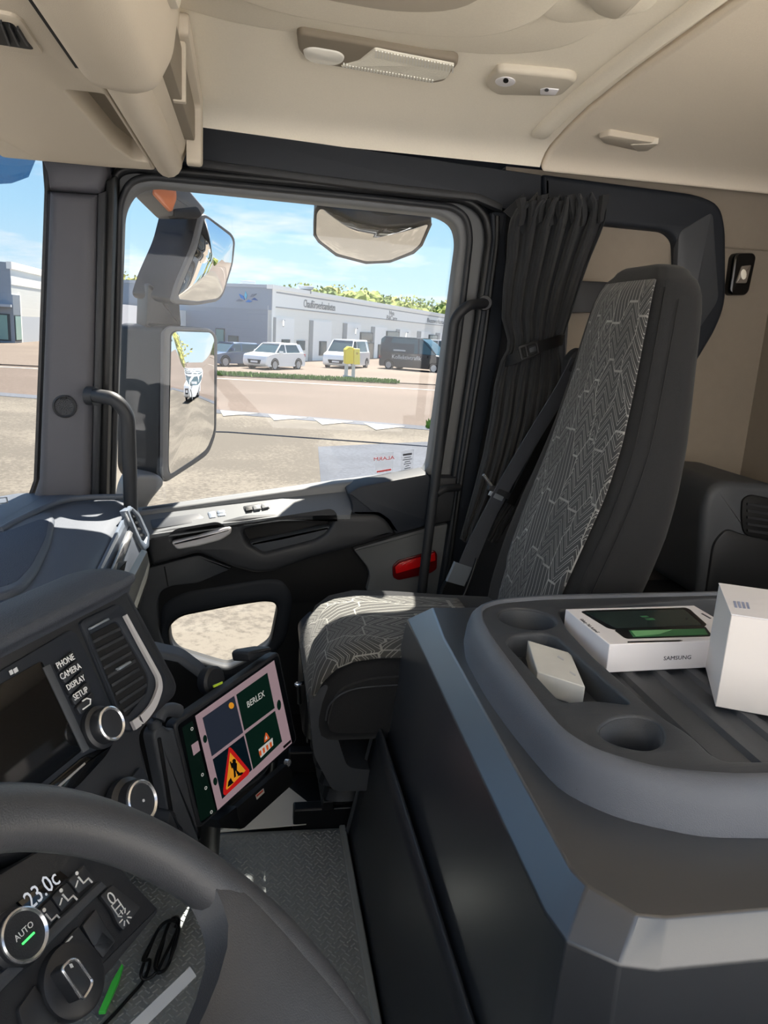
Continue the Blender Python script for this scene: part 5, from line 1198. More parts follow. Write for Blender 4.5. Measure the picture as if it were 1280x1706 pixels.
u_, v_ = face.px(1129, 1096); text('carton_brand', 'SAMSUNG', face, u_, v_, 0.0088, M_pr, phb, lift=0.0003, sx=1.15)
# tall white carton
ta, tb2 = V((0.613, 0.819)), V((0.674, 0.939)); ed = (tb2 - ta).normalized(); er = V((ed.y, -ed.x))
tbx = thing('white_carton', 'tall plain white carton standing at the right edge of the tray', 'box', (0.70, 0.84, RZ))
boxon('carton', ta, ta + er * 0.13, ed * 0.135, 0.130, RZ, M_cardw, tbx, 0.0012)
boxon('carton_lid', ta - er * 0.0008 - ed * 0.0008, ta + er * 0.1308 - ed * 0.0008, ed * 0.1366, 0.0014, RZ + 0.1302, M_card, tbx, 0.0004)
tlp = Plane(V((ta.x, ta.y, RZ + 0.1317)), (er.x, er.y, 0), (ed.x, ed.y, 0))
for k in range(4):
    ppx('printed_line', tlp, [(1222 + k * 7, 1001 + k * 0.7), (1226 + k * 7, 1001.5 + k * 0.7), (1229 + k * 7, 1012 + k * 0.7), (1225 + k * 7, 1011.5 + k * 0.7)], mat('label_print_%d' % k, S(150, 160, 190), 0.6), tbx, depth=0.0004, lift=0.0005)
# small carton
sA, sB = V((0.386, 0.885)), V((0.434, 0.838)); ev = (sB - sA).normalized(); eu = V((-ev.y, ev.x))
sbx = thing('small_carton', 'small worn white carton lying in the tray between the cup holders', 'box', (0.41, 0.91, RZ))
boxon('carton', sA, sB, V((0.025, 0.105)), 0.030, 0.7865, M_cardg, sbx, 0.0012)
sp2 = Plane(V((*sA, 0.8167)), (ev.x, ev.y, 0), (0.023, 0.097, 0))
for (x, y, w_) in ((930, 1092, 10), (950, 1118, 10)):
    ppx('printed_line', sp2, [(x, y), (x + w_, y + 6), (x + w_ - 1, y + 8), (x - 1, y + 2)], M_whited, sbx, depth=0.0004, lift=0.0004)

# =================================================================== FLOOR MAT, PAPER, CABLE
fm = thing('floor_mat', 'grey rubber floor mat with raised tread pattern in the footwell', 'floor mat', (0.0, 1.0, FLZ))
mp = [(-0.42, 0.45), (0.204, 0.45), (0.207, 1.385), (-0.10, 1.392), (-0.42, 1.392)]
plate('mat_sheet', PZ(FLZ + 0.010), rc(mp, 0.01), M_rubber, fm, depth=0.0095, bev=0.003)
tv, tf = [], []
def bar(o, ang, l_, w_, h_):
    d = V((math.cos(ang), math.sin(ang), 0)); s = V((-d.y, d.x, 0)); b0 = len(tv)
    tv.extend([o + d * l_ + s * w_, o - d * l_ + s * w_, o - d * l_ - s * w_, o + d * l_ - s * w_])
    tv.extend([o + d * l_ * .75 + s * w_ * .4 + V((0, 0, h_)), o - d * l_ * .75 + s * w_ * .4 + V((0, 0, h_)), o - d * l_ * .75 - s * w_ * .4 + V((0, 0, h_)), o + d * l_ * .75 - s * w_ * .4 + V((0, 0, h_))])
    for f in ((4, 5, 6, 7), (0, 1, 5, 4), (1, 2, 6, 5), (2, 3, 7, 6), (3, 0, 4, 7)): tf.append(tuple(b0 + q for q in f))
i = 0
yy = 0.50
while yy < 1.38:
    xx = -0.40 + (0.006 if i % 2 else 0); j = 0
    while xx < 0.198:
        bar(V((xx, yy, FLZ + 0.0099)), (PI / 4 if (i + j) % 2 else -PI / 4), 0.0050, 0.0016, 0.0016); xx += 0.0115; j += 1
    yy += 0.0095; i += 1
tag(obj('tread_pattern', tv, tf, M_rubber, fm, 0, fix=False), kind='stuff')
box('mat_border', 0.198, 0.212, 0.45, 1.39, FLZ, FLZ + 0.014, M_rubber, fm, 0.003)
pz_ = 0.224
pq = [U(x, y, Z=pz_) for x, y in ((345, 1389), (395, 1378), (476, 1310), (530, 1353), (510, 1377))]
def papf(a, b):
    p = pq[0].lerp(pq[4], a); q = U(390, 1300, Z=pz_).lerp(pq[3], a)
    p = p.lerp(q, b); p.z = pz_ + 0.012 * b * b + 0.004 * math.sin(a * 5); return p
tag(hexa('paper_sheet', [p + V((0, 0, 0.001 * i)) for i, p in enumerate(pq)], [p + V((0, 0, 0.0022 + 0.001 * i)) for i, p in enumerate(pq)], M_paper), 'crumpled white paper sheet on the floor under the tablet', 'paper')
cbp = []
for k in range(46):
    a = k / 46 * 2 * PI * 3.5
    x_ = 272 + 26 * math.cos(a) * (0.8 + 0.2 * math.sin(k)) + 12 * math.sin(a * 0.5); y_ = 1578 - 40 * math.sin(a + 0.6) - 0.5 * (x_ - 272)
    cbp.append(U(x_, y_, Z=FLZ + 0.016 + 0.004 * math.sin(k * 1.7) + k * 0.0004))
cbp += [U(x, y, Z=FLZ + 0.016) for x, y in ((250, 1600), (240, 1632), (215, 1662), (190, 1690), (165, 1715))]
tag(tube('charging_cable', spline(cbp, 4), 0.0028, M_seal, None, 7), 'thin black charging cable coiled on the floor mat', 'cable')
gs = [U(x, y, Z=FLZ + 0.02) for x, y in ((203, 1610), (206, 1613), (198, 1640), (176, 1690), (164, 1691), (186, 1640))]
tag(hexa('green_strip', gs, [p + V((0, 0, 0.006)) for p in gs], M_green, None, 0.001), 'bright green plastic strip on the floor mat beside the climate panel', 'strip')

# =================================================================== STEERING WHEEL
WC = V((-0.02, 0.24, 0.86)); WN = V((math.cos(PI / 4), 0, math.sin(PI / 4)))
WP = Plane(WC, (0, 1, 0), (-math.sin(PI / 4), 0, math.cos(PI / 4)))
sw = thing('steering_wheel', 'dark leather steering wheel with silver spoke trim in the foreground', 'steering wheel', WC)
NW = 96; ws = []
wv, wf = [], []
sp_ang = math.atan2(*reversed(WP.px(470, 1640)))
for i in range(NW):
    a = 2 * PI * i / NW; er_ = WP.ux * math.cos(a) + WP.uy * math.sin(a)
    g = 1 + 0.10 * math.exp(-((((a - sp_ang + PI) % (2 * PI)) - PI) / 0.3) ** 2)
    for k in range(18):
        b = 2 * PI * k / 18
        wv.append(WC + er_ * (0.225 + 0.0195 * g * math.cos(b)) + WP.n * 0.0175 * g * math.sin(b))
for i in range(NW):
    for k in range(18):
        wf.append((i * 18 + k, ((i + 1) % NW) * 18 + k, ((i + 1) % NW) * 18 + (k + 1) % 18, i * 18 + (k + 1) % 18))
obj('rim', wv, wf, M_rim, sw, 60)
def spoke(ang, nm='spoke'):
    er_ = WP.ux * math.cos(ang) + WP.uy * math.sin(ang); et = WP.n.cross(er_)
    rg_ = []
    for r_, hw, th, dz in ((0.226, 0.098, 0.0165, 0.0), (0.218, 0.090, 0.0165, 0.0), (0.210, 0.080, 0.0160, -0.0005), (0.202, 0.068, 0.0155, -0.002), (0.192, 0.057, 0.015, -0.004), (0.18, 0.049, 0.0145, -0.008), (0.16, 0.042, 0.014, -0.015), (0.14, 0.038, 0.014, -0.022), (0.08, 0.036, 0.016, -0.034), (0.03, 0.04, 0.018, -0.038)):
        # follow the rim at the outer end so the spoke flares into it
        pts = []
        for t, s in ((-1, -1), (-0.7, -1), (0, -1), (0.7, -1), (1, -1), (1, 1), (0.7, 1), (0, 1), (-0.7, 1), (-1, 1)):
            q = et * (t * hw); rr = er_ * (math.sqrt(max(r_ * r_ - (t * hw) ** 2, 0)) if r_ > 0.1 else r_)
            pts.append(WC + rr + q + WP.n * (dz + s * th * (0.7 if abs(t) == 1 else 1)))
        rg_.append(pts)
    loft(nm, rg_, M_rim, sw, smooth=60)
    return er_, et
spoke(sp_ang); spoke(PI - sp_ang)
lathe('hub', WC - WP.n * 0.055, WP.n, [(0, 0), (0.075, 0), (0.085, 0.012), (0.08, 0.03), (0.05, 0.036), (0, 0.038)], M_black, sw, 32)
a_ = WP.at(*WP.px(318, 1622, 0.004), 0.004); b_ = WP.at(*WP.px(225, 1712, -0.008), -0.008)
ribbon('spoke_trim', [a_, a_.lerp(b_, .5), b_, b_ + (b_ - a_) * 0.8], 0.0065, 0.005, WP.n.cross(b_ - a_), M_silver, sw)
tube('column', [WC - WP.n * 0.05, WC - WP.n * 0.25], 0.05, M_deep, sw, 16)
# =================================================================== OUTSIDE MIRRORS
def dome(name, pl, loop, bul, m, parent, nr=8, lift=0.0):
    P = [V(p) for p in loop]; c = sum(P, V((0, 0))) / len(P); vs = []; fs = []; L_ = len(P)
    for k in range(nr, 0, -1):
        s = k / nr
        for p in P:
            q = c + (p - c) * s; vs.append(pl.at(q.x, q.y, lift + bul * (1 - s * s)))
    vs.append(pl.at(c.x, c.y, lift + bul)); ci = len(vs) - 1
    for k in range(nr - 1):
        for i in range(L_): fs.append((k * L_ + i, k * L_ + (i + 1) % L_, (k + 1) * L_ + (i + 1) % L_, (k + 1) * L_ + i))
    b0 = (nr - 1) * L_
    for i in range(L_): fs.append((b0 + i, b0 + (i + 1) % L_, ci))
    o = obj(name, vs, fs, m, parent, 80, fix=False)
    if (o.data.polygons[0].normal).dot(pl.n) < 0: o.data.flip_normals()
    return o
M_mirh = mat('mirror_housing', S(26, 28, 33), 0.42)
M_mirg = mat('mirror_rim_grey', S(110, 110, 112), 0.4)
mir = thing('side_mirror', 'black exterior door mirror with tall main glass and wide angle glass above', 'mirror', U(270, 800, Y=2.12))
MP = Plane(U(283, 650, Y=2.12), (0.57, 0.82, 0), (-0.012, 0.008, 1))
ppx('main_housing', MP, [(272, 546), (282, 541), (350, 546), (363, 556), (364, 580), (362, 722), (350, 758), (330, 772), (278, 806), (268, 790)], M_mirh, mir, depth=0.155, bev=0.012, r=0.03, lift=0.0, seg=4)
ppx('main_rim', MP, [(274, 550), (284, 543), (350, 547), (362, 558), (363, 580), (361, 722), (349, 756), (330, 770), (279, 803), (271, 790)], M_mirg, mir, holes=[[(284, 556), (292, 551), (350, 553), (358, 562), (358, 718), (346, 748), (328, 762), (282, 792), (281, 770)]], depth=0.012, bev=0.003, r=0.025, hr=0.02, lift=0.004)
dome('main_glass', MP, rc([MP.px(x, y) for x, y in [(285, 557), (293, 552), (350, 554), (357, 563), (357, 717), (345, 747), (327, 761), (282, 793), (280, 770)]], 0.02, 4), 0.0035, M_mirror, mir, lift=0.002)
ppx('housing_seam', MP.up(-0.08), [(252, 545), (256, 545), (254, 700), (256, 792), (252, 792), (249, 700)], M_seal, mir, depth=0.004)
WPm = Plane(U(305, 430, Y=2.12), (0.52, 0.855, 0.0), (0.08, -0.05, 1))
ppx('wide_housing', WPm, [(287, 500), (296, 470), (322, 410), (336, 355), (345, 356), (388, 388), (394, 400), (390, 440), (374, 492), (366, 503), (330, 510), (292, 508)], M_mirh, mir, depth=0.13, bev=0.012, r=0.025, seg=4)
ppx('wide_rim', WPm, [(289, 500), (297, 472), (324, 410), (337, 357), (345, 358), (387, 389), (393, 401), (389, 440), (373, 491), (365, 501), (330, 508), (293, 506)], M_mirg, mir, holes=[[(297, 492), (304, 474), (330, 412), (341, 364), (346, 364), (384, 393), (388, 402), (385, 438), (370, 488), (363, 497), (330, 502), (300, 498)]], depth=0.012, bev=0.003, r=0.02, hr=0.015, lift=0.004)
dome('wide_glass', WPm, rc([WPm.px(x, y) for x, y in [(296, 493), (303, 474), (329, 412), (340, 363), (346, 363), (385, 393), (389, 402), (386, 438), (371, 489), (363, 498), (330, 503), (299, 499)]], 0.015, 4), 0.018, M_mirror, mir, lift=0.002)
# neck between the two, foot and top arm
NP = Plane(U(260, 520, Y=2.14), (0.9, 0.43, 0), (0, 0, 1))
ppx('neck', NP, [(246, 470), (300, 495), (304, 545), (243, 545)], M_mirh, mir, depth=0.08, bev=0.01, r=0.01)
ppx('foot', Plane(U(250, 810, Y=2.05), (0.9, 0.43, 0), (0, 0, 1)), [(228, 792), (268, 792), (276, 806), (250, 838), (236, 870), (205, 870), (215, 815)], M_mirg, mir, depth=0.10, bev=0.012, r=0.02, seg=3)
AP = Plane(U(300, 335, Y=2.08), (0.8, 0.6, 0), (0, 0, 1))
arm = ppx('top_arm', AP, [(243, 296), (300, 296), (345, 350), (336, 362), (292, 362), (282, 352), (252, 322)], M_mirg, mir, depth=0.08, bev=0.008, r=0.01, seg=3)
M_orange = mat('orange_lens', S(214, 130, 92), 0.25, spec=0.6)
ppx('marker_lamp', AP, [(258, 312), (294, 312), (296, 330), (288, 352), (284, 352), (256, 322)], M_orange, arm, depth=0.01, bev=0.004, r=0.01, lift=0.006)
ppx('arm_dark', AP, [(290, 348), (330, 344), (338, 358), (332, 364), (292, 364)], M_mirh, arm, depth=0.03, bev=0.004, lift=0.005, r=0.006)

km = thing('kerb_mirror', 'black kerb view mirror hanging over the door window outside', 'mirror', U(620, 345, Y=2.1))
KP = Plane(U(620, 400, Y=2.12), (1, 0.03, 0), (0, -0.90, 0.43))
ko = [(522, 392), (524, 352), (530, 342), (545, 345), (590, 366), (640, 377), (690, 374), (718, 366), (720, 374), (704, 410), (690, 423), (650, 438), (610, 440), (560, 427), (530, 404)]
gi = [(527, 391), (528, 356), (534, 348), (546, 352), (590, 371), (640, 382), (690, 380), (714, 374), (700, 407), (687, 419), (650, 434), (610, 436), (562, 423), (533, 401)]
ppx('mirror_rim', KP, ko, M_mirh, km, depth=0.03, bev=0.006, r=0.012, seg=3)
dome('mirror_glass', KP, rc([KP.px(x, y, 0.004) for x, y in gi], 0.01, 4), 0.014, M_mirror, km, lift=0.003)
kb_o = [KP.at(*KP.px(x, y, -0.02), -0.02) for x, y in ko]
kc_ = sum(kb_o, V((0, 0, 0))) / len(kb_o)
kk = [kb_o] + [[kc_ + (p - kc_) * s + V((0, 0.03, 0.09)) * t for p in kb_o] for s, t in ((0.93, 0.5), (0.75, 1.0), (0.45, 1.35), (0.1, 1.5))]
loft('mirror_back', kk, M_mirh, km, smooth=60)
tube('mirror_arm', bendpath([kc_ + V((0, 0.03, 0.10)), kc_ + V((0, 0.02, 0.20)), V((kc_.x, 1.975, kc_.z + 0.22))], 0.04), 0.018, M_mirh, km, 10)
ppx('mirror_hood', PY(2.10), [(530, 335), (718, 352), (719, 366), (690, 374), (640, 376), (590, 366), (545, 345)], M_mirh, km, depth=0.05, bev=0.008, r=0.01)

# =================================================================== GROUND AND ROAD
GZ = -1.4
def asph(name, c1, c2, sc_=40, big=0.25):
    m = bpy.data.materials.new(name); m.use_nodes = True; t = m.node_tree; b = t.nodes['Principled BSDF']; b.inputs['Roughness'].default_value = 0.9; b.inputs['Specular IOR Level'].default_value = 0.2
    c = N(t, 'ShaderNodeTexCoord')
    n = N(t, 'ShaderNodeTexNoise'); n.inputs['Scale'].default_value = sc_; n.inputs['Detail'].default_value = 6; n.inputs['Roughness'].default_value = 0.7; t.links.new(c.outputs['Object'], n.inputs['Vector'])
    n2 = N(t, 'ShaderNodeTexNoise'); n2.inputs['Scale'].default_value = big; n2.inputs['Detail'].default_value = 5; t.links.new(c.outputs['Object'], n2.inputs['Vector'])
    a = N(t, 'ShaderNodeMath', operation='ADD'); t.links.new(n.outputs['Fac'], a.inputs[0]); t.links.new(n2.outputs['Fac'], a.inputs[1])
    r = N(t, 'ShaderNodeValToRGB'); r.color_ramp.elements[0].position = 0.75 / 2 + .1; r.color_ramp.elements[1].position = 0.56; r.color_ramp.elements[0].color = c1; r.color_ramp.elements[1].color = c2
    h = N(t, 'ShaderNodeMath', operation='MULTIPLY'); t.links.new(a.outputs[0], h.inputs[0]); h.inputs[1].default_value = 0.5
    t.links.new(h.outputs[0], r.inputs[0]); t.links.new(r.outputs[0], b.inputs['Base Color'])
    return m
M_fore = asph('worn_asphalt', S(82, 77, 70), S(104, 98, 89), 14, 0.3)
M_bounce = asph('bounce_concrete', S(196, 190, 178), S(212, 206, 194), 6, 0.2)
M_road = asph('reddish_asphalt', S(84, 74, 67), S(94, 83, 76), 8, 0.15)
M_yard = asph('yard_asphalt', S(94, 84, 76), S(104, 94, 85), 6, 0.1)
M_strip_shadow = asph('strip_and_shadow_asphalt', S(72, 75, 82), S(82, 86, 94), 14, 0.4)  # shared by the real edge strip, the joint and the painted shadow
M_mark = mat('road_paint', S(150, 146, 138), 0.8)
M_grass = mat('grass', S(96, 130, 52), 0.9, var=0.3, vscale=3)
def gpx(x, y): p = U(x, y, Z=GZ); return V((p.x, p.y))
gr = tag(st(plate('ground', PZ(GZ), rect(-260, -120, 360, 420), M_road, depth=0.3)), 'reddish asphalt road beyond the forecourt', 'road')
e1, e2 = gpx(365, 690), gpx(640, 712); ed_ = (e2 - e1).normalized(); en = V((-ed_.y, ed_.x))
fo = tag(st(plate('trim_5', PZ(GZ + 0.02), [tuple(e1 - ed_ * 120), tuple(e1 - ed_ * 120 - en * 90), tuple(e1 + ed_ * 140 - en * 90), tuple(e1 + ed_ * 140)], M_fore, depth=0.1)), 'worn beige asphalt forecourt beside the truck', 'pavement')
fo.name = 'floor_forecourt'
tag(st(plate('trim_6', PZ(GZ + 0.03), [tuple(e1 - ed_ * 120 + en * 0.0), tuple(e1 + ed_ * 140), tuple(e1 + ed_ * 140 + en * 0.9), tuple(e1 - ed_ * 120 + en * 0.9)], M_strip_shadow, depth=0.1)), 'darker asphalt strip along the road edge', 'kerb strip')
pt = [gpx(x, y) for x, y in ((530, 746), (722, 737), (800, 733), (830, 830), (535, 812))]  # cast shadow on the forecourt, painted as a dark bluish plate
plate('shadow_patch', PZ(GZ + 0.026), [tuple(p) for p in pt], M_strip_shadow, fo, depth=0.02)
tube('asphalt_joint', [V((*gpx(x, y), GZ + 0.02)) for x, y in ((200, 718), (380, 722), (560, 735), (740, 748))], 0.03, M_strip_shadow, fo, 6)
tag(st(plate('trim_bounce_apron', PZ(GZ + 0.06), rect(-1.0, -40, 60, 0.9), M_bounce, depth=0.05)), 'pale apron added unseen on the driver side to bounce light into the cab', 'pavement')  # unseen bright ground, added to bounce sunlight into the cab
# give-way triangles
for k, (x, y) in enumerate(((392, 690), (474, 697), (551, 704), (637, 712), (313, 684))):
    c = gpx(x, y); 
    tri_ = [c - ed_ * 0.62 + en * 0.35, c + ed_ * 0.62 + en * 0.35, c - en * 0.95]
    nm = ['first give-way triangle right of the main mirror glass', 'second white give-way triangle along the road edge', 'third white give-way triangle along the road edge', 'last white give-way triangle before the green grass tuft', 'give-way triangle hidden behind the main mirror']
    tag(plate('give_way_marking', PZ(GZ + 0.042), [tuple(p) for p in tri_], M_mark, depth=0.012), 'white painted ' + nm[k].replace('white ', ''), 'road marking', 'give-way triangles painted on the road')
a, b = gpx(190, 622), gpx(748, 652); dd = (b - a).normalized(); nn2 = V((-dd.y, dd.x))
tag(plate('road_line', PZ(GZ + 0.012), [tuple(a - dd * 60), tuple(b + dd * 60), tuple(b + dd * 60 + nn2 * 0.35), tuple(a - dd * 60 + nn2 * 0.35)], M_mark, depth=0.008), 'long white edge line painted along the far side of the road', 'road marking')
a, b = gpx(8, 602), gpx(36, 602)
tag(plate('road_arrow', PZ(GZ + 0.012), [tuple(gpx(*q)) for q in ((8, 602), (22, 600.5), (22, 602), (35, 601), (35, 605), (22, 604.2), (22, 605))], M_mark, depth=0.008), 'short white road marking seen through the windscreen', 'road marking')
yd = [gpx(180, 612), gpx(385, 626), gpx(600, 636), gpx(640, 640), gpx(780, 646)]
dy = (yd[2] - yd[1]).normalized(); ny = V((-dy.y, dy.x))
tag(st(plate('trim_7', PZ(GZ + 0.05), [tuple(yd[1] - dy * 120 + ny * .0), tuple(yd[2] + dy * 120), tuple(yd[2] + dy * 120 + ny * 90), tuple(yd[1] - dy * 120 + ny * 90)], M_yard, depth=0.1)), 'light asphalt yard in front of the workshop building', 'pavement')
# grass: strips of blades as stuff
def blades(name, poly0, dvec, length, width, n, hgt, label):
    vs, fs = [], []
    dn = V((-dvec.y, dvec.x))
    for i in range(n):
        p = poly0 + dvec * random.uniform(0, length) + dn * random.uniform(-width / 2, width / 2)
        a = random.uniform(0, PI); w_ = V((math.cos(a), math.sin(a))) * 0.07; h_ = hgt * random.uniform(0.5, 1.1); b0 = len(vs)
        lean = V((random.uniform(-.1, .1), random.uniform(-.1, .1)))
        vs += [V((*(p + w_), GZ + 0.04)), V((*(p - w_), GZ + 0.04)), V((*(p + lean), GZ + 0.05 + h_))]; fs.append((b0, b0 + 1, b0 + 2))
    o = obj(name, vs, fs, M_grass, None, 0, fix=False); return tag(o, label, 'grass', kind='stuff')
blades('grass_strip', yd[1] - dy * 3 - ny * 0.2, dy, (yd[2] - yd[1]).length + 5, 0.9, 2600, 0.22, 'green grass strip in front of the parked cars')
gq0 = gpx(712, 712)
blades('grass_tuft', gq0, V((1, -0.2)).normalized(), 3.0, 1.2, 900, 0.2, 'small green grass tuft at the right end of the road edge')

# =================================================================== BUILDINGS
M_bwhite = mat('white_cladding', S(246, 245, 240), 0.6)
M_bgrey = mat('grey_cladding', S(150, 160, 172), 0.6)
M_bgrey2 = mat('grey_cladding_light', S(176, 182, 190), 0.6)
M_door = mat('white_gate', S(248, 247, 242), 0.55)
M_bwin = mat('building_glass', S(84, 100, 100), 0.1, spec=0.8)
M_bteal = mat('teal_glass', S(120, 160, 156), 0.12, spec=0.8)
M_bfr = mat('building_frame', S(66, 74, 78), 0.5)
M_bdk = mat('building_dark', S(158, 160, 160), 0.6)
M_sign = mat('sign_letters', S(140, 142, 142), 0.6)
def clad(m, sc_=5.5, st_=0.5):
    t = m.node_tree; b = t.nodes['Principled BSDF']; c = N(t, 'ShaderNodeTexCoord'); w_ = N(t, 'ShaderNodeTexWave', bands_direction='Z', wave_profile='SAW'); w_.inputs['Scale'].default_value = sc_
    t.links.new(c.outputs['Object'], w_.inputs['Vector']); bp = N(t, 'ShaderNodeBump'); bp.inputs['Strength'].default_value = st_; bp.inputs['Distance'].default_value = 0.06
    t.links.new(w_.outputs['Fac'], bp.inputs['Height']); t.links.new(bp.outputs[0], b.inputs['Normal'])
M_cladw = mat('white_corrugated', S(240, 240, 234), 0.6); clad(M_cladw, 0.55, 0.8)
M_cladg = mat('grey_corrugated', S(146, 156, 168), 0.6); clad(M_cladg, 0.55, 0.8)
BT = 4.0
c0 = U(453.6, 477, Z=BT); r1 = U(747, 526, Z=BT); l1 = U(379, 474.4, Z=BT)
fr_d = V((r1.x - c0.x, r1.y - c0.y)).normalized(); ll_d = V((l1.x - c0.x, l1.y - c0.y)).normalized()
bd = thing('workshop_building', 'white and grey workshop with a blue star logo and white gates', 'building', (c0.x, c0.y, GZ))
C2 = V((c0.x, c0.y)); LR = 52.0; LL = 19.5
pts4 = [C2, C2 + fr_d * LR, C2 + fr_d * LR + ll_d * LL, C2 + ll_d * LL]
hexa('core_wall', [V((*(p + (fr_d + ll_d) * 0.3), GZ)) for p in pts4], [V((*(p + (fr_d + ll_d) * 0.3), BT - 0.05)) for p in pts4], M_cladw, bd)
FR = Plane(V((C2.x, C2.y, GZ)), (fr_d.x, fr_d.y, 0), (0, 0, 1))
FL = Plane(V((*(C2 + ll_d * LL), GZ)), (-ll_d.x, -ll_d.y, 0), (0, 0, 1))
hB = BT - GZ
plate('white_facade', FR, rect(0, 0, LR, hB - 1.35), M_cladw, bd, depth=0.3)
plate('fascia', FR.up(0.04), rect(0, hB - 1.4, LR, hB), M_bwhite, bd, depth=0.3)
plate('roof_edge', FR.up(0.12), rect(-0.1, hB - 0.18, LR, hB + 0.12), M_bwhite, bd, depth=0.5)
plate('fascia_line', FR.up(0.06), rect(0.6, hB - 1.44, LR, hB - 1.36), M_bdk, bd, depth=0.05)
plate('fascia_line', FR.up(0.06), rect(0.6, hB - 0.42, LR, hB - 0.32), M_bdk, bd, depth=0.05)
plate('corner_post', FR.up(0.05), rect(0, 0, 0.5, hB), M_bwhite, bd, depth=0.3)
plate('grey_facade', FL, rect(0, 0, LL, hB - 1.6), M_cladg, bd, depth=0.3)
plate('grey_fascia', FL.up(0.03), rect(0, hB - 1.65, LL, hB), M_bgrey, bd, depth=0.3)
plate('grey_roof_edge', FL.up(0.08), rect(0, hB - 0.12, LL, hB + 0.1), M_bgrey2, bd, depth=0.4)
z1 = lambda pts: [(360 + x / 5.818, 440 + y / 5.818) for x, y in pts]
z2 = lambda pts: [(560 + x / 5.818, 460 + y / 5.818) for x, y in pts]
def gate(name, pl, px4, m, proud=0.06, fr=None):
    q = [pl.px(x, y) for x, y in px4]; u0, u1 = min(p[0] for p in q), max(p[0] for p in q); v0, v1 = min(p[1] for p in q), max(p[1] for p in q)
    return plate(name, pl.up(proud), rect(u0, max(0.02, v0), u1, v1), m, bd, depth=0.12)
for q in ([(560, 515), (745, 800)], [(915, 545), (1100, 975)], [(1240, 572), (1380, 990)]):
    x0, y0, x1, y1 = *q[0], *q[1]
    g = gate('gate', FR, z1([(x0, y0), (x0, y1 + 60), (x1, y0 + 25), (x1, y1 + 60)]), M_door)
    gate('gate_shadow', FR, z1([(x0 - 10, y0), (x0 - 10, y1 + 60), (x0 + 6, y0), (x0 + 6, y1 + 60)]), M_bdk, 0.08)  # grey strip painted in for the shadow along the left gate edge
for q in ([(350, 490), (470, 860)], [(590, 515), (700, 860)], [(795, 535), (895, 880)], [(975, 550), (1060, 900)]):
    x0, y0, x1, y1 = *q[0], *q[1]
    gate('gate', FR, z2([(x0, y0), (x0, y1), (x1, y0 + 12), (x1, y1)]), M_door)
    gate('gate_shadow', FR, z2([(x0 - 8, y0), (x0 - 8, y1), (x0 + 4, y0), (x0 + 4, y1)]), M_bdk, 0.08)  # same painted shadow strip for the gates farther right
for q in ([(632, 732), (702, 800)], [(785, 745), (848, 830)], [(998, 750), (1055, 880)], [(1150, 765), (1205, 800)]):
    x0, y0, x1, y1 = *q[0], *q[1]
    gate('window_frame', FR, z1([(x0 - 4, y0 - 4), (x1 + 4, y1 + 4)]), M_bfr, 0.10); gate('window_pane', FR, z1([(x0 + 4, y0 + 4), (x1 - 4, y1 - 4)]), M_bwin, 0.14)
for q in ([(230, 545), (345, 630)], [(230, 645), (345, 860)], [(405, 665), (445, 850)], [(485, 535), (585, 850)], [(898, 570), (970, 680)], [(145, 648), (190, 690)], [(0, 648), (40, 690)]):
    x0, y0, x1, y1 = *q[0], *q[1]
    gate('window_frame', FR, z2([(x0 - 4, y0 - 4), (x1 + 4, y1 + 4)]), M_bfr, 0.10); gate('window_pane', FR, z2([(x0 + 5, y0 + 5), (x1 - 5, y1 - 5)]), M_bwin, 0.14)
# wall lamps on curved stems
for x, y, zz in ((600, 560, z1), (150, 520, z2), (645, 560, z2)):
    p = [FR.at(*FR.px(*zz([q])[0]), 0.15 + k * 0.25) for k, q in enumerate(((x + 45, y - 14), (x + 5, y - 14), (x - 25, y + 40)))]
    tube('wall_lamp', p, 0.05, M_bdk, bd, 6)
# lettering
def sgn_(s, x, y, size, zz, sx=1.0): u_, v_ = FR.px(*zz([(x, y)])[0], 0.05); text('sign_text', s, FR, u_, v_, size, M_sign, bd, lift=0.06, depth=0.03, sx=sx)
sgn_('Chaufförsverksamheten', 1010, 405, 0.88, z1, 0.78)
sgn_('Nya', 540, 360, 0.66, z2, 1.6); sgn_('BilCare', 542, 410, 0.72, z2, 1.7); sgn_('Bussverkstan', 975, 440, 0.78, z2, 2.3)
# star logo: pointed leaves
M_lb = mat('logo_blue', S(40, 120, 200), 0.5); M_lt = mat('logo_teal', S(90, 190, 220), 0.5); M_lg = mat('logo_grey', S(110, 120, 134), 0.5); M_ln = mat('logo_navy', S(40, 84, 150), 0.5)
for pts, m in (([(190, 358), (222, 338), (262, 352), (240, 360)], M_lg), ([(222, 288), (262, 308), (276, 348), (240, 328)], M_lb), ([(284, 265), (298, 300), (290, 340), (274, 310)], M_lt), ([(330, 318), (348, 290), (392, 286), (362, 312)], M_lg), ([(284, 366), (312, 344), (352, 360), (320, 370)], M_lb), ([(340, 345), (372, 326), (404, 354), (370, 348)], M_ln)):
    ppx('logo_leaf', FL.up(0.1), z1(pts), m, bd, depth=0.06)
gate_l = lambda nm, pts, m, pr: plate(nm, FL.up(pr), (lambda q: rect(min(p[0] for p in q), max(0.02, min(p[1] for p in q)), max(p[0] for p in q), max(p[1] for p in q)))([FL.px(x, y) for x, y in z1(pts)]), m, bd, depth=0.1)
gate_l('window_frame', [(122, 690), (220, 798)], M_bfr, 0.06); gate_l('window_pane', [(130, 698), (212, 790)], M_bwin, 0.1)
gate_l('door_frame', [(0, 620), (86, 820)], M_bfr, 0.06); gate_l('door_pane', [(8, 630), (78, 815)], M_bteal, 0.1)
for x in (470, 585, 500):
    pass
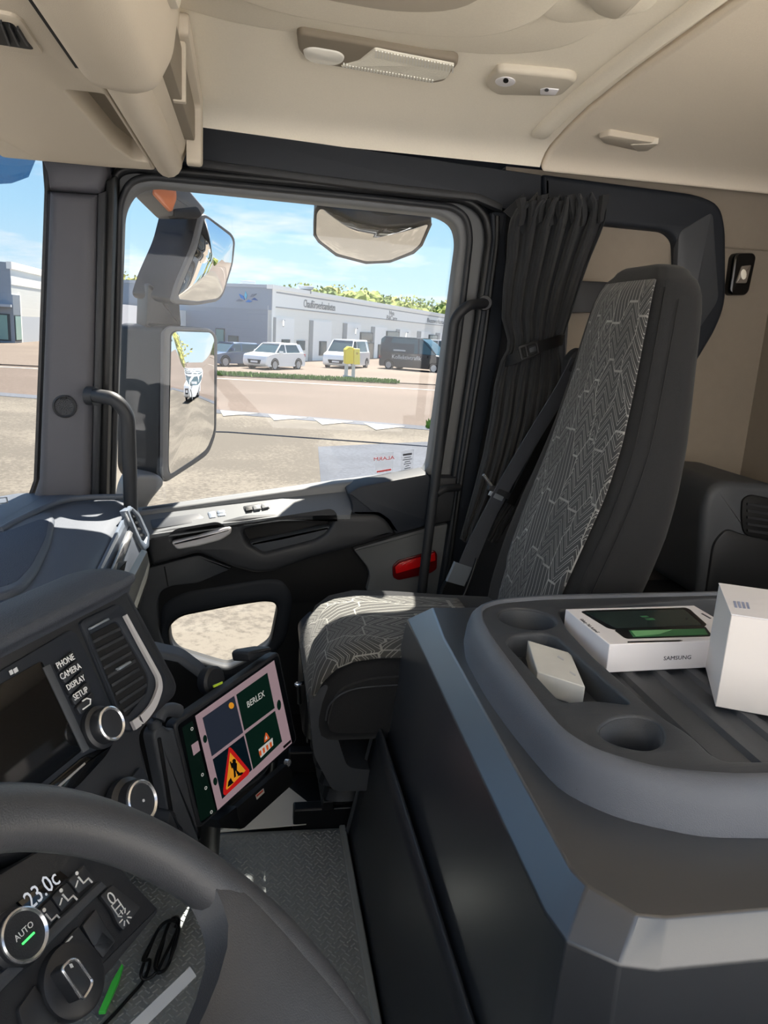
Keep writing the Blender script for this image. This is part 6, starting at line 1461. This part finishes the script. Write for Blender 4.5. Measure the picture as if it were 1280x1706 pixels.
for (x, y, zz) in ((310, 190, z1), (868, 240, z1)):
    p = U(*zz([(x, y)])[0], Y=c0.y + 6); 
    box('roof_vent', p.x - 0.45, p.x + 0.45, p.y - 0.4, p.y + 0.4, BT - 0.1, p.z - 0.05, M_bdk, bd, 0.05); box('roof_vent_cap', p.x - 0.6, p.x + 0.6, p.y - 0.55, p.y + 0.55, p.z - 0.05, p.z + 0.2, M_bgrey, bd, 0.05)
# low annex with a white fascia in front of the grey facade
an = thing('entrance_annex', 'low annex with broad white fascia in front of the grey workshop wall', 'building', (U(290, 560, Y=55)[0], 55, GZ))
a0, a1 = U(374, 526, Z=1.90), U(150, 505, Z=1.90)
A2, B2 = V((a0.x, a0.y)), V((a1.x, a1.y)); da = (A2 - B2).normalized(); na = V((-da.y, da.x))
AN = Plane(V((*B2, GZ)), (da.x, da.y, 0), (0, 0, 1)); LA = (A2 - B2).length
plate('annex_wall', AN, rect(0, 0, LA, 2.4), M_bgrey2, an, depth=1.2)
plate('annex_fascia', AN.up(0.3), rect(-0.2, 2.2, LA + 0.3, 3.4), M_bwhite, an, depth=1.6)
for (x0, x1) in ((200, 208), (214, 224), (340, 356)):
    u0, u1 = AN.px(x0, 560)[0], AN.px(x1, 560)[0]
    plate('annex_window', AN.up(0.05), rect(u0, 0.5, u1, 2.1), M_bteal, an, depth=0.1)
# building seen through the windscreen
ob = thing('showroom_building', 'white and grey showroom with teal windows seen through the windscreen', 'building', (U(20, 570, Z=GZ)[0], 62, GZ))
OT = 5.0; o0 = U(16, 437, Z=OT); o1 = U(68, 450, Z=OT)
O2, O3 = V((o0.x, o0.y)), V((o1.x, o1.y)); do = (O3 - O2).normalized(); lo = V((-0.98, -0.17)).normalized()
OR = Plane(V((*O2, GZ)), (do.x, do.y, 0), (0, 0, 1)); OL = Plane(V((*(O2 + lo * 30), GZ)), (-lo.x, -lo.y, 0), (0, 0, 1))
hO = OT - GZ
plate('white_wall', OR, rect(0, 2.2, 26, hO - 1.6), M_cladw, ob, depth=0.3)
plate('grey_base', OR, rect(0, 0, 26, 2.2), M_bgrey2, ob, depth=0.3)
plate('white_fascia', OR.up(0.05), rect(0, hO - 1.7, 26, hO), M_bwhite, ob, depth=0.3)
plate('roof_edge', OR.up(0.15), rect(-0.1, hO - 0.5, 26, hO + 0.05), M_bwhite, ob, depth=0.4)
plate('grey_wall', OL, rect(0, 0, 30, hO), M_cladg, ob, depth=0.3)
plate('grey_wing', OR.up(0.08), rect(0, 0, 1.9, 3.9), M_cladg, ob, depth=0.3)
plate('corner_trim', OR.up(0.10), rect(1.85, 0, 2.1, 3.95), M_bwhite, ob, depth=0.3)
plate('wing_window', OR.up(0.12), rect(0.1, 0.2, 1.75, 2.3), M_bfr, ob, depth=0.3)
plate('wing_pane', OR.up(0.16), rect(0.2, 0.3, 1.65, 2.2), M_bteal, ob, depth=0.3)
plate('glass_front', OL.up(0.05), rect(20, 0.2, 29.8, 2.35), M_bfr, ob, depth=0.2)
for k in range(4): plate('glass_pane', OL.up(0.1), rect(20.2 + k * 2.4, 0.3, 22.4 + k * 2.4, 2.25), M_bteal, ob, depth=0.2)
plate('canopy', OL.up(0.9), rect(18, 2.9, 30, 3.1), M_bgrey2, ob, depth=0.9)

# =================================================================== VEHICLES
M_tyre = mat('tyre', S(26, 26, 28), 0.8); M_alloy = mat('alloy', S(176, 178, 182), 0.35, metal=0.6)
M_cglass = mat('car_glass', S(58, 78, 84), 0.05, spec=0.9)
M_lampc = mat('headlamp', S(214, 220, 226), 0.1, spec=0.8); M_taill = mat('tail_lamp', S(170, 24, 26), 0.2)
def paint(name, c, r=0.25): return mat(name, c, r, coat=0.5)
P_white = paint('paint_white', S(232, 233, 234)); P_black = paint('paint_black', S(44, 46, 50)); P_blue = paint('paint_blue', S(64, 88, 118)); P_red = paint('paint_red', S(196, 30, 44)); P_silver = paint('paint_silver', S(190, 194, 198))
def car(name, label, pos, head, L_, W_, H_, m, kind='suv', group=None):
    """pos: centre on the ground (x,y); head: unit 2D forward vector"""
    h2 = V(head).normalized(); fx = V((h2.x, h2.y, 0)); fy = V((-h2.y, h2.x, 0)); O = V((pos[0], pos[1], GZ + 0.05))
    t = thing(name, label, 'van' if kind in ('van', 'highvan') else 'car', O, group)
    W3 = lambda x, y, z: O + fx * x + fy * y + V((0, 0, z))
    f = L_ / 2; g = 0.18
    if kind == 'suv': bodyp = [(-f, .35), (-f + .05, g), (f - .15, g), (f, .35), (f, .62), (f - .08, .86), (f - .95, 1.0), (-f + .35, 1.02), (-f + .02, .85)]; gh = [(f - 1.0, .98), (f - 1.75, H_ - .06), (f - 2.2, H_), (-f + .75, H_ - .03), (-f + .3, H_ - .35), (-f + .12, .98)]
    elif kind == 'car': bodyp = [(-f, .32), (-f + .05, g), (f - .15, g), (f, .32), (f, .55), (f - .08, .74), (f - 1.0, .88), (-f + .3, .92), (-f + .02, .78)]; gh = [(f - 1.05, .86), (f - 1.75, H_ - .05), (f - 2.2, H_), (-f + .9, H_ - .03), (-f + .3, .9)]
    elif kind == 'van': bodyp = [(-f, .32), (-f + .03, g), (f - .12, g), (f, .35), (f, .68), (f - .1, .95), (f - .75, 1.12), (-f + .03, 1.12)]; gh = [(f - .78, 1.08), (f - 1.55, H_ - .05), (f - 2.0, H_), (-f + .35, H_ - .02), (-f + .08, H_ - .3), (-f + .03, 1.1)]
    else: bodyp = [(-f, .32), (-f + .03, g), (f - .12, g), (f, .4), (f, .75), (f - .12, 1.0), (f - .7, 1.22), (-f + .03, 1.25)]; gh = [(f - .72, 1.2), (f - 1.5, H_ - .35), (f - 2.1, H_ - .02), (f - 2.6, H_), (-f + .3, H_), (-f + .03, H_ - .2), (-f + .03, 1.22)]
    hw = W_ / 2
    def solid(nm, prof, secs, mm, par=t): return loft(nm, [[W3(x, y, z) for x, z in [(cx + (px - cx) * s, cz + (pz - cz) * s) for px, pz in prof]] for y, s, cx, cz in secs], mm, par, smooth=30)
    b = bodyp = rc(bodyp, 0.12, 3)
    solid('body', bodyp, [(-hw, .97, 0, .5), (-hw + .06, 1, 0, .5), (hw - .06, 1, 0, .5), (hw, .97, 0, .5)], m)
    ghr = rc(gh, 0.10, 3); tp = [(x, z) for x, z in ghr]
    secs = []
    rings = []
    for s_ in (-1, 1):
        pass
    def ghring(k): return [W3(x, k * (hw - .05 - .17 * max(0, (z - .95)) / max(.4, H_ - .95)), z) for x, z in ghr]
    loft('cabin_glass', [ghring(-1), ghring(-.5), ghring(.5), ghring(1)], M_cglass, t, smooth=30)
    # roof, pillars
    zt_ = H_
    x_f = [x for x, z in gh if z > H_ - .08]; xf, xb = max(x_f) + .02, min(x_f) - .02
    wr_ = hw - .2
    loft('roof', [[W3(x, -wr_ - .02, zt_ - .07), W3(x, -wr_ + .06, zt_ + .012), W3(x, wr_ - .06, zt_ + .012), W3(x, wr_ + .02, zt_ - .07)] for x in (xf, (xf + xb) / 2, xb)], m, t)
    zb = min(z for x, z in gh)
    for s_ in (-1, 1):
        def pil(x0, z0, x1, z1, wd):
            yy0 = s_ * (hw - .045); yy1 = s_ * (hw - .05 - .17 * max(0, (z1 - .95)) / max(.4, H_ - .95) + .01)
            hexa('pillar', [W3(x0 - wd, yy0, z0), W3(x0 + wd, yy0, z0), W3(x0 + wd, yy0 - s_ * .05, z0), W3(x0 - wd, yy0 - s_ * .05, z0)], [W3(x1 - wd, yy1, z1), W3(x1 + wd, yy1, z1), W3(x1 + wd, yy1 - s_ * .05, z1), W3(x1 - wd, yy1 - s_ * .05, z1)], m, t)
        pil(f - (1.02 if kind in ('suv', 'car') else .75), zb, max(x_f), H_ - .05, .05)
        pil(0.0 if kind in ('suv', 'car') else .5, zb, 0.0 if kind in ('suv', 'car') else .4, H_ - .04, .05)
        pil(-f + .35, zb, -f + .7, H_ - .04, .22 if kind != 'highvan' else .3)
        if kind in ('highvan',):
            hexa('side_panel', [W3(-f + .1, s_ * (hw - .03), 1.15), W3(0.1, s_ * (hw - .03), 1.15), W3(0.1, s_ * (hw - .06), 1.15), W3(-f + .1, s_ * (hw - .06), 1.15)], [W3(-f + .1, s_ * (hw - .13), H_ - .45), W3(0.1, s_ * (hw - .13), H_ - .45), W3(0.1, s_ * (hw - .18), H_ - .45), W3(-f + .1, s_ * (hw - .18), H_ - .45)], m, t)
        # wing mirror
        hexa('wing_mirror', [W3(f - 1.5 + a, s_ * (hw + b_), .98) for a, b_ in ((0, -.05), (.12, -.05), (.1, .17), (0, .17))], [W3(f - 1.5 + a, s_ * (hw + b_), 1.13) for a, b_ in ((0, -.05), (.12, -.05), (.1, .17), (0, .17))], m, t)
        # lamps
        hexa('headlamp', [W3(f - .28, s_ * (hw - .02), .62), W3(f + .005, s_ * (hw - .18), .60), W3(f + .005, s_ * (hw - .55), .62), W3(f - .25, s_ * (hw - .5), .62)], [W3(f - .34, s_ * (hw - .03), .76), W3(f - .06, s_ * (hw - .2), .74), W3(f - .05, s_ * (hw - .55), .72), W3(f - .3, s_ * (hw - .5), .76)], M_lampc, t)
        hexa('tail_lamp', [W3(-f - .01, s_ * (hw - .03), .75), W3(-f + .2, s_ * (hw + .005), .75), W3(-f + .2, s_ * (hw - .2), .75), W3(-f - .01, s_ * (hw - .3), .75)], [W3(-f - .01, s_ * (hw - .05), .95), W3(-f + .18, s_ * (hw + .002), .95), W3(-f + .18, s_ * (hw - .2), .95), W3(-f - .01, s_ * (hw - .3), .95)], M_taill, t)
        for xw in (f - .88, -f + .85):
            rw = .34
            whl = lathe('wheel', W3(xw, s_ * (hw - .2), rw - .05), fy * s_, [(0, 0), (rw, 0), (rw, .2), (rw - .06, .225), (rw - .1, .21), (0, .20)], M_tyre, t, 20)
            lathe('wheel_rim', W3(xw, s_ * (hw - .2), rw - .05) + fy * s_ * .2, fy * s_, [(0, 0.01), (.06, .02), (.1, .005), (rw - .11, .02), (rw - .1, .0)], M_alloy, whl, 16)
            tube('wheel_arch', [W3(xw + (rw + .05) * math.cos(a), s_ * (hw - .005), rw - .05 + (rw + .05) * math.sin(a)) for a in [PI * i / 10 for i in range(11)]], .035, M_tyre, t, 6)
    hexa('grille', [W3(f + .012, -hw + .5, .34), W3(f + .012, hw - .5, .34), W3(f - .05, hw - .5, .34), W3(f - .05, -hw + .5, .34)], [W3(f + .012, -hw + .4, .58), W3(f + .012, hw - .4, .58), W3(f - .05, hw - .4, .58), W3(f - .05, -hw + .4, .58)], M_tyre, t)
    hexa('number_plate', [W3(f + .02, -.26, .40), W3(f + .02, .26, .40), W3(f, .26, .40), W3(f, -.26, .40)], [W3(f + .02, -.26, .51), W3(f + .02, .26, .51), W3(f, .26, .51), W3(f, -.26, .51)], M_white, t)
    t['axes'] = 0; del t['axes']
    return t, W3
def gc(x, y, d=0): p = U(x, y, Z=GZ + 0.05); return V((p.x, p.y))
car('white_suv', 'white compact SUV parked in front of the workshop corner', gc(458, 614), (-0.60, -0.80), 4.3, 1.8, 1.58, P_white, 'suv')
car('white_minibus', 'white minibus parked behind the yellow post box', gc(578, 612), (-0.42, -0.90), 5.1, 1.95, 1.95, P_white, 'van')
bv, BW = car('black_van', 'black high-roof van with white lettering parked by the white gates', gc(694, 617), (0.80, -0.60), 5.4, 2.0, 2.35, P_black, 'highvan')
bvl = Plane(BW(0, -1.03, 0.9), V((0.80, -0.60, 0)), (0, 0, 1))
text('van_lettering', 'Kollektivtrafik', bvl, -0.4, 0, 0.42, M_white, bv, lift=0.02, depth=0.01)
plate('van_stripe', bvl.up(0.02), rect(-1.5, 0.44, -0.5, 0.54), M_whited, bv, depth=0.01)
car('pale_van', 'pale van mostly hidden behind the black van', gc(728, 606), (0.75, -0.66), 5.2, 2.0, 2.2, P_silver, 'van')
car('blue_estate', 'blue estate car partly hidden behind the main mirror', gc(388, 609), (-0.72, -0.69), 4.6, 1.8, 1.45, P_blue, 'car')
car('red_hatchback', 'red hatchback seen between door frame and mirror', gc(206, 606), (-0.95, -0.3), 4.2, 1.8, 1.48, P_red, 'car')
rb_, RW = car('red_wagon', 'dark red car with roof box behind the red hatchback', gc(214, 597), (-0.95, -0.3), 4.5, 1.8, 1.5, paint('paint_dark_red', S(150, 26, 40)), 'car')
hexa('roof_box', [RW(-.9, -.4, 1.58), RW(.9, -.4, 1.58), RW(.9, .4, 1.58), RW(-.9, .4, 1.58)], [RW(-.8, -.35, 1.9), RW(.6, -.35, 1.86), RW(.6, .35, 1.86), RW(-.8, .35, 1.9)], M_tyre, rb_, 0.05)

# yellow post box on posts
yb = gc(595, 630); dyb = V((0.72, -0.2)).normalized()
pb_ = thing('post_box', 'yellow post box on grey posts at the edge of the yard', 'post box', (yb.x, yb.y, GZ))
YP = Plane(V((yb.x, yb.y, GZ)), (1, 0.12, 0), (0, 0, 1))
M_yel = mat('post_yellow', S(232, 208, 40), 0.45); M_yel2 = mat('post_yellow_pale', S(236, 218, 90), 0.45); M_post = mat('post_grey', S(186, 188, 184), 0.5)
def yq(pts): return [(560 + x / 5.818, 460 + y / 5.818) for x, y in pts]
ppx('box_front', YP, yq([(94, 852), (94, 712), (130, 682), (172, 690), (172, 852)]), M_yel, pb_, depth=0.55, bev=0.04, r=0.05)
ppx('box_side', YP.up(-0.05), yq([(174, 700), (232, 706), (234, 858), (174, 858)]), M_yel2, pb_, depth=0.5, bev=0.03)
ppx('box_emblem', YP.up(-0.03), yq(circ(205, 750, 12, 12)), mat('emblem_gold', S(190, 160, 40), 0.4), pb_, depth=0.05)
ppx('post', YP.up(-0.1), yq([(90, 850), (120, 850), (112, 990), (80, 990)]), M_post, pb_, depth=0.12)
ppx('post', YP.up(-0.1), yq([(158, 850), (186, 850), (182, 1000), (152, 1000)]), M_post, pb_, depth=0.12)
ppx('post_foot', YP, yq([(78, 960), (150, 970), (150, 1000), (78, 992)]), M_bgrey, pb_, depth=0.3)

# =================================================================== TREES
M_leafs = [mat('leaf_a', S(128, 140, 62), 0.9, var=0.35, vscale=1.2), mat('leaf_b', S(98, 118, 54), 0.9, var=0.35, vscale=1.2), mat('leaf_c', S(150, 150, 72), 0.9, var=0.3, vscale=1.2)]
M_trunk = mat('trunk', S(88, 74, 60), 0.9)
def tree(label, x, y, top, rad, m, group):
    t = thing('tree', label, 'tree', (x, y, GZ), group)
    vs, fs = [], []
    for k in range(7):
        c = V((x + random.uniform(-.55, .55) * rad, y + random.uniform(-.5, .5) * rad, top - rad * (0.75 + random.uniform(0, .9)) + (0.2 * rad if k == 0 else 0)))
        bm = bmesh.new(); bmesh.ops.create_icosphere(bm, subdivisions=3, radius=rad * random.uniform(.5, .72))
        for v in bm.verts: v.co *= 1 + random.uniform(-.13, .13)
        b0 = len(vs); vs += [v.co + c for v in bm.verts]; fs += [tuple(b0 + q.index for q in f.verts) for f in bm.faces]; bm.free()
    # loose leaf clumps
    for k in range(500):
        d = V((random.gauss(0, 1), random.gauss(0, 1), random.gauss(0, 1))).normalized() * rad * random.uniform(.75, 1.18); d.z *= .95
        c = V((x, y, top - rad * 1.05)) + d; s = rad * .07; a = V((random.gauss(0, 1), random.gauss(0, 1), random.gauss(0, 1))).normalized() * s; b = a.orthogonal().normalized() * s
        b0 = len(vs); vs += [c + a, c + b, c - a, c - b]; fs.append((b0, b0 + 1, b0 + 2, b0 + 3))
    obj('crown', vs, fs, m, t, 0, fix=False)
    tube('trunk', [V((x, y, GZ)), V((x + .1, y, top - rad * 1.2))], [.35, .2], M_trunk, t, 8)
tp_ = [(500, 478, 9), (535, 482, 7), (566, 480, 8), (604, 484, 10), (640, 492, 9), (668, 497, 9), (692, 500, 9), (718, 504, 9), (742, 506, 9), (765, 512, 10)]
lab_t = ['tree peeking over the workshop roof left of the roof vent', 'small tree crown just right of the workshop roof vent', 'dark green crown over the long white roof', 'broad yellow-green crown highest above the white roof', 'low crown above the middle of the white roof', 'yellowish crown above the middle sign', 'rounded crown right of the middle sign', 'bright crown above the black van', 'crown next to the window frame edge', 'crown hidden behind the door frame']
for k, (x, y, rr) in enumerate(tp_):
    d = 122 + 12 * (k % 3) + k; p = U(x, y - 5, Y=d)
    tree(lab_t[k], p.x, p.y, p.z, rr * 0.30 + 1.3, M_leafs[k % 3], 'trees behind the workshop roof')
p = U(207, 454, Y=100); tree('small yellow-green tree left of the wide angle mirror', p.x, p.y, p.z, 2.6, M_leafs[2], 'trees behind the workshop roof')

# =================================================================== BEHIND THE TRUCK (seen in the mirrors, plus an added bounce wall)
for k, (x, y) in enumerate(((30, 10.5), (37, 12.5), (44, 14.4), (52, 16.5))):
    car('parked_car', ['nearest white car reflected in the main mirror', 'second parked car reflected in the main mirror', 'third parked car reflected in the main mirror', 'farthest parked car reflected in the main mirror'][k], (x, y), (-0.6, -0.8), 4.2, 1.78, 1.5, P_white if k != 1 else P_silver, 'car', 'parked cars behind the truck')
sb_ = thing('dealer_building', 'white dealer building with red signs in the mirrors, wall extended to light the cab', 'building', (30, -10, GZ))
box('dealer_bounce_wall', -8, 75, -16, -4.2, GZ, 3.6, mat('dealer_cladding', S(222, 222, 226), 0.7), sb_); box('sign_band', -8, 75, -4.3, -4.0, 2.6, 3.4, M_bwhite, sb_)  # wall stretched unseen along the driver side to bounce light into the cab
for k in range(5): box('red_sign', 18 + k * 9, 20.5 + k * 9, -4.05, -3.9, 2.6, 3.5, P_red, sb_)
py_ = thing('pylon_sign', 'black pylon sign with yellow bands reflected in the main mirror', 'sign', (38, 5.2, GZ))
box('pylon', 37.8, 38.3, 4.4, 6.2, GZ, 6.2, P_black, py_, 0.02)
for z in (3.4, 4.5, 5.4): box('yellow_band', 37.7, 37.85, 4.6, 6.0, z, z + 0.45, M_yel, py_)
for k, (x, y, tp__, rr) in enumerate(((110, 14, 9, 4), (125, 32, 8, 5), (108, 52, 7, 4.5), (130, 2, 12, 4.5), (140, 70, 9, 6))):
    tree(['tall slim tree beside the pylon in the mirror', 'round tree above the parked cars in the mirror', 'low tree at the left of the mirror view', 'tall tree behind the dealer roof in the mirror', 'distant tree at the far left of the mirror view'][k], x, y, tp__, rr, M_leafs[(k + 1) % 3], 'trees behind the truck')
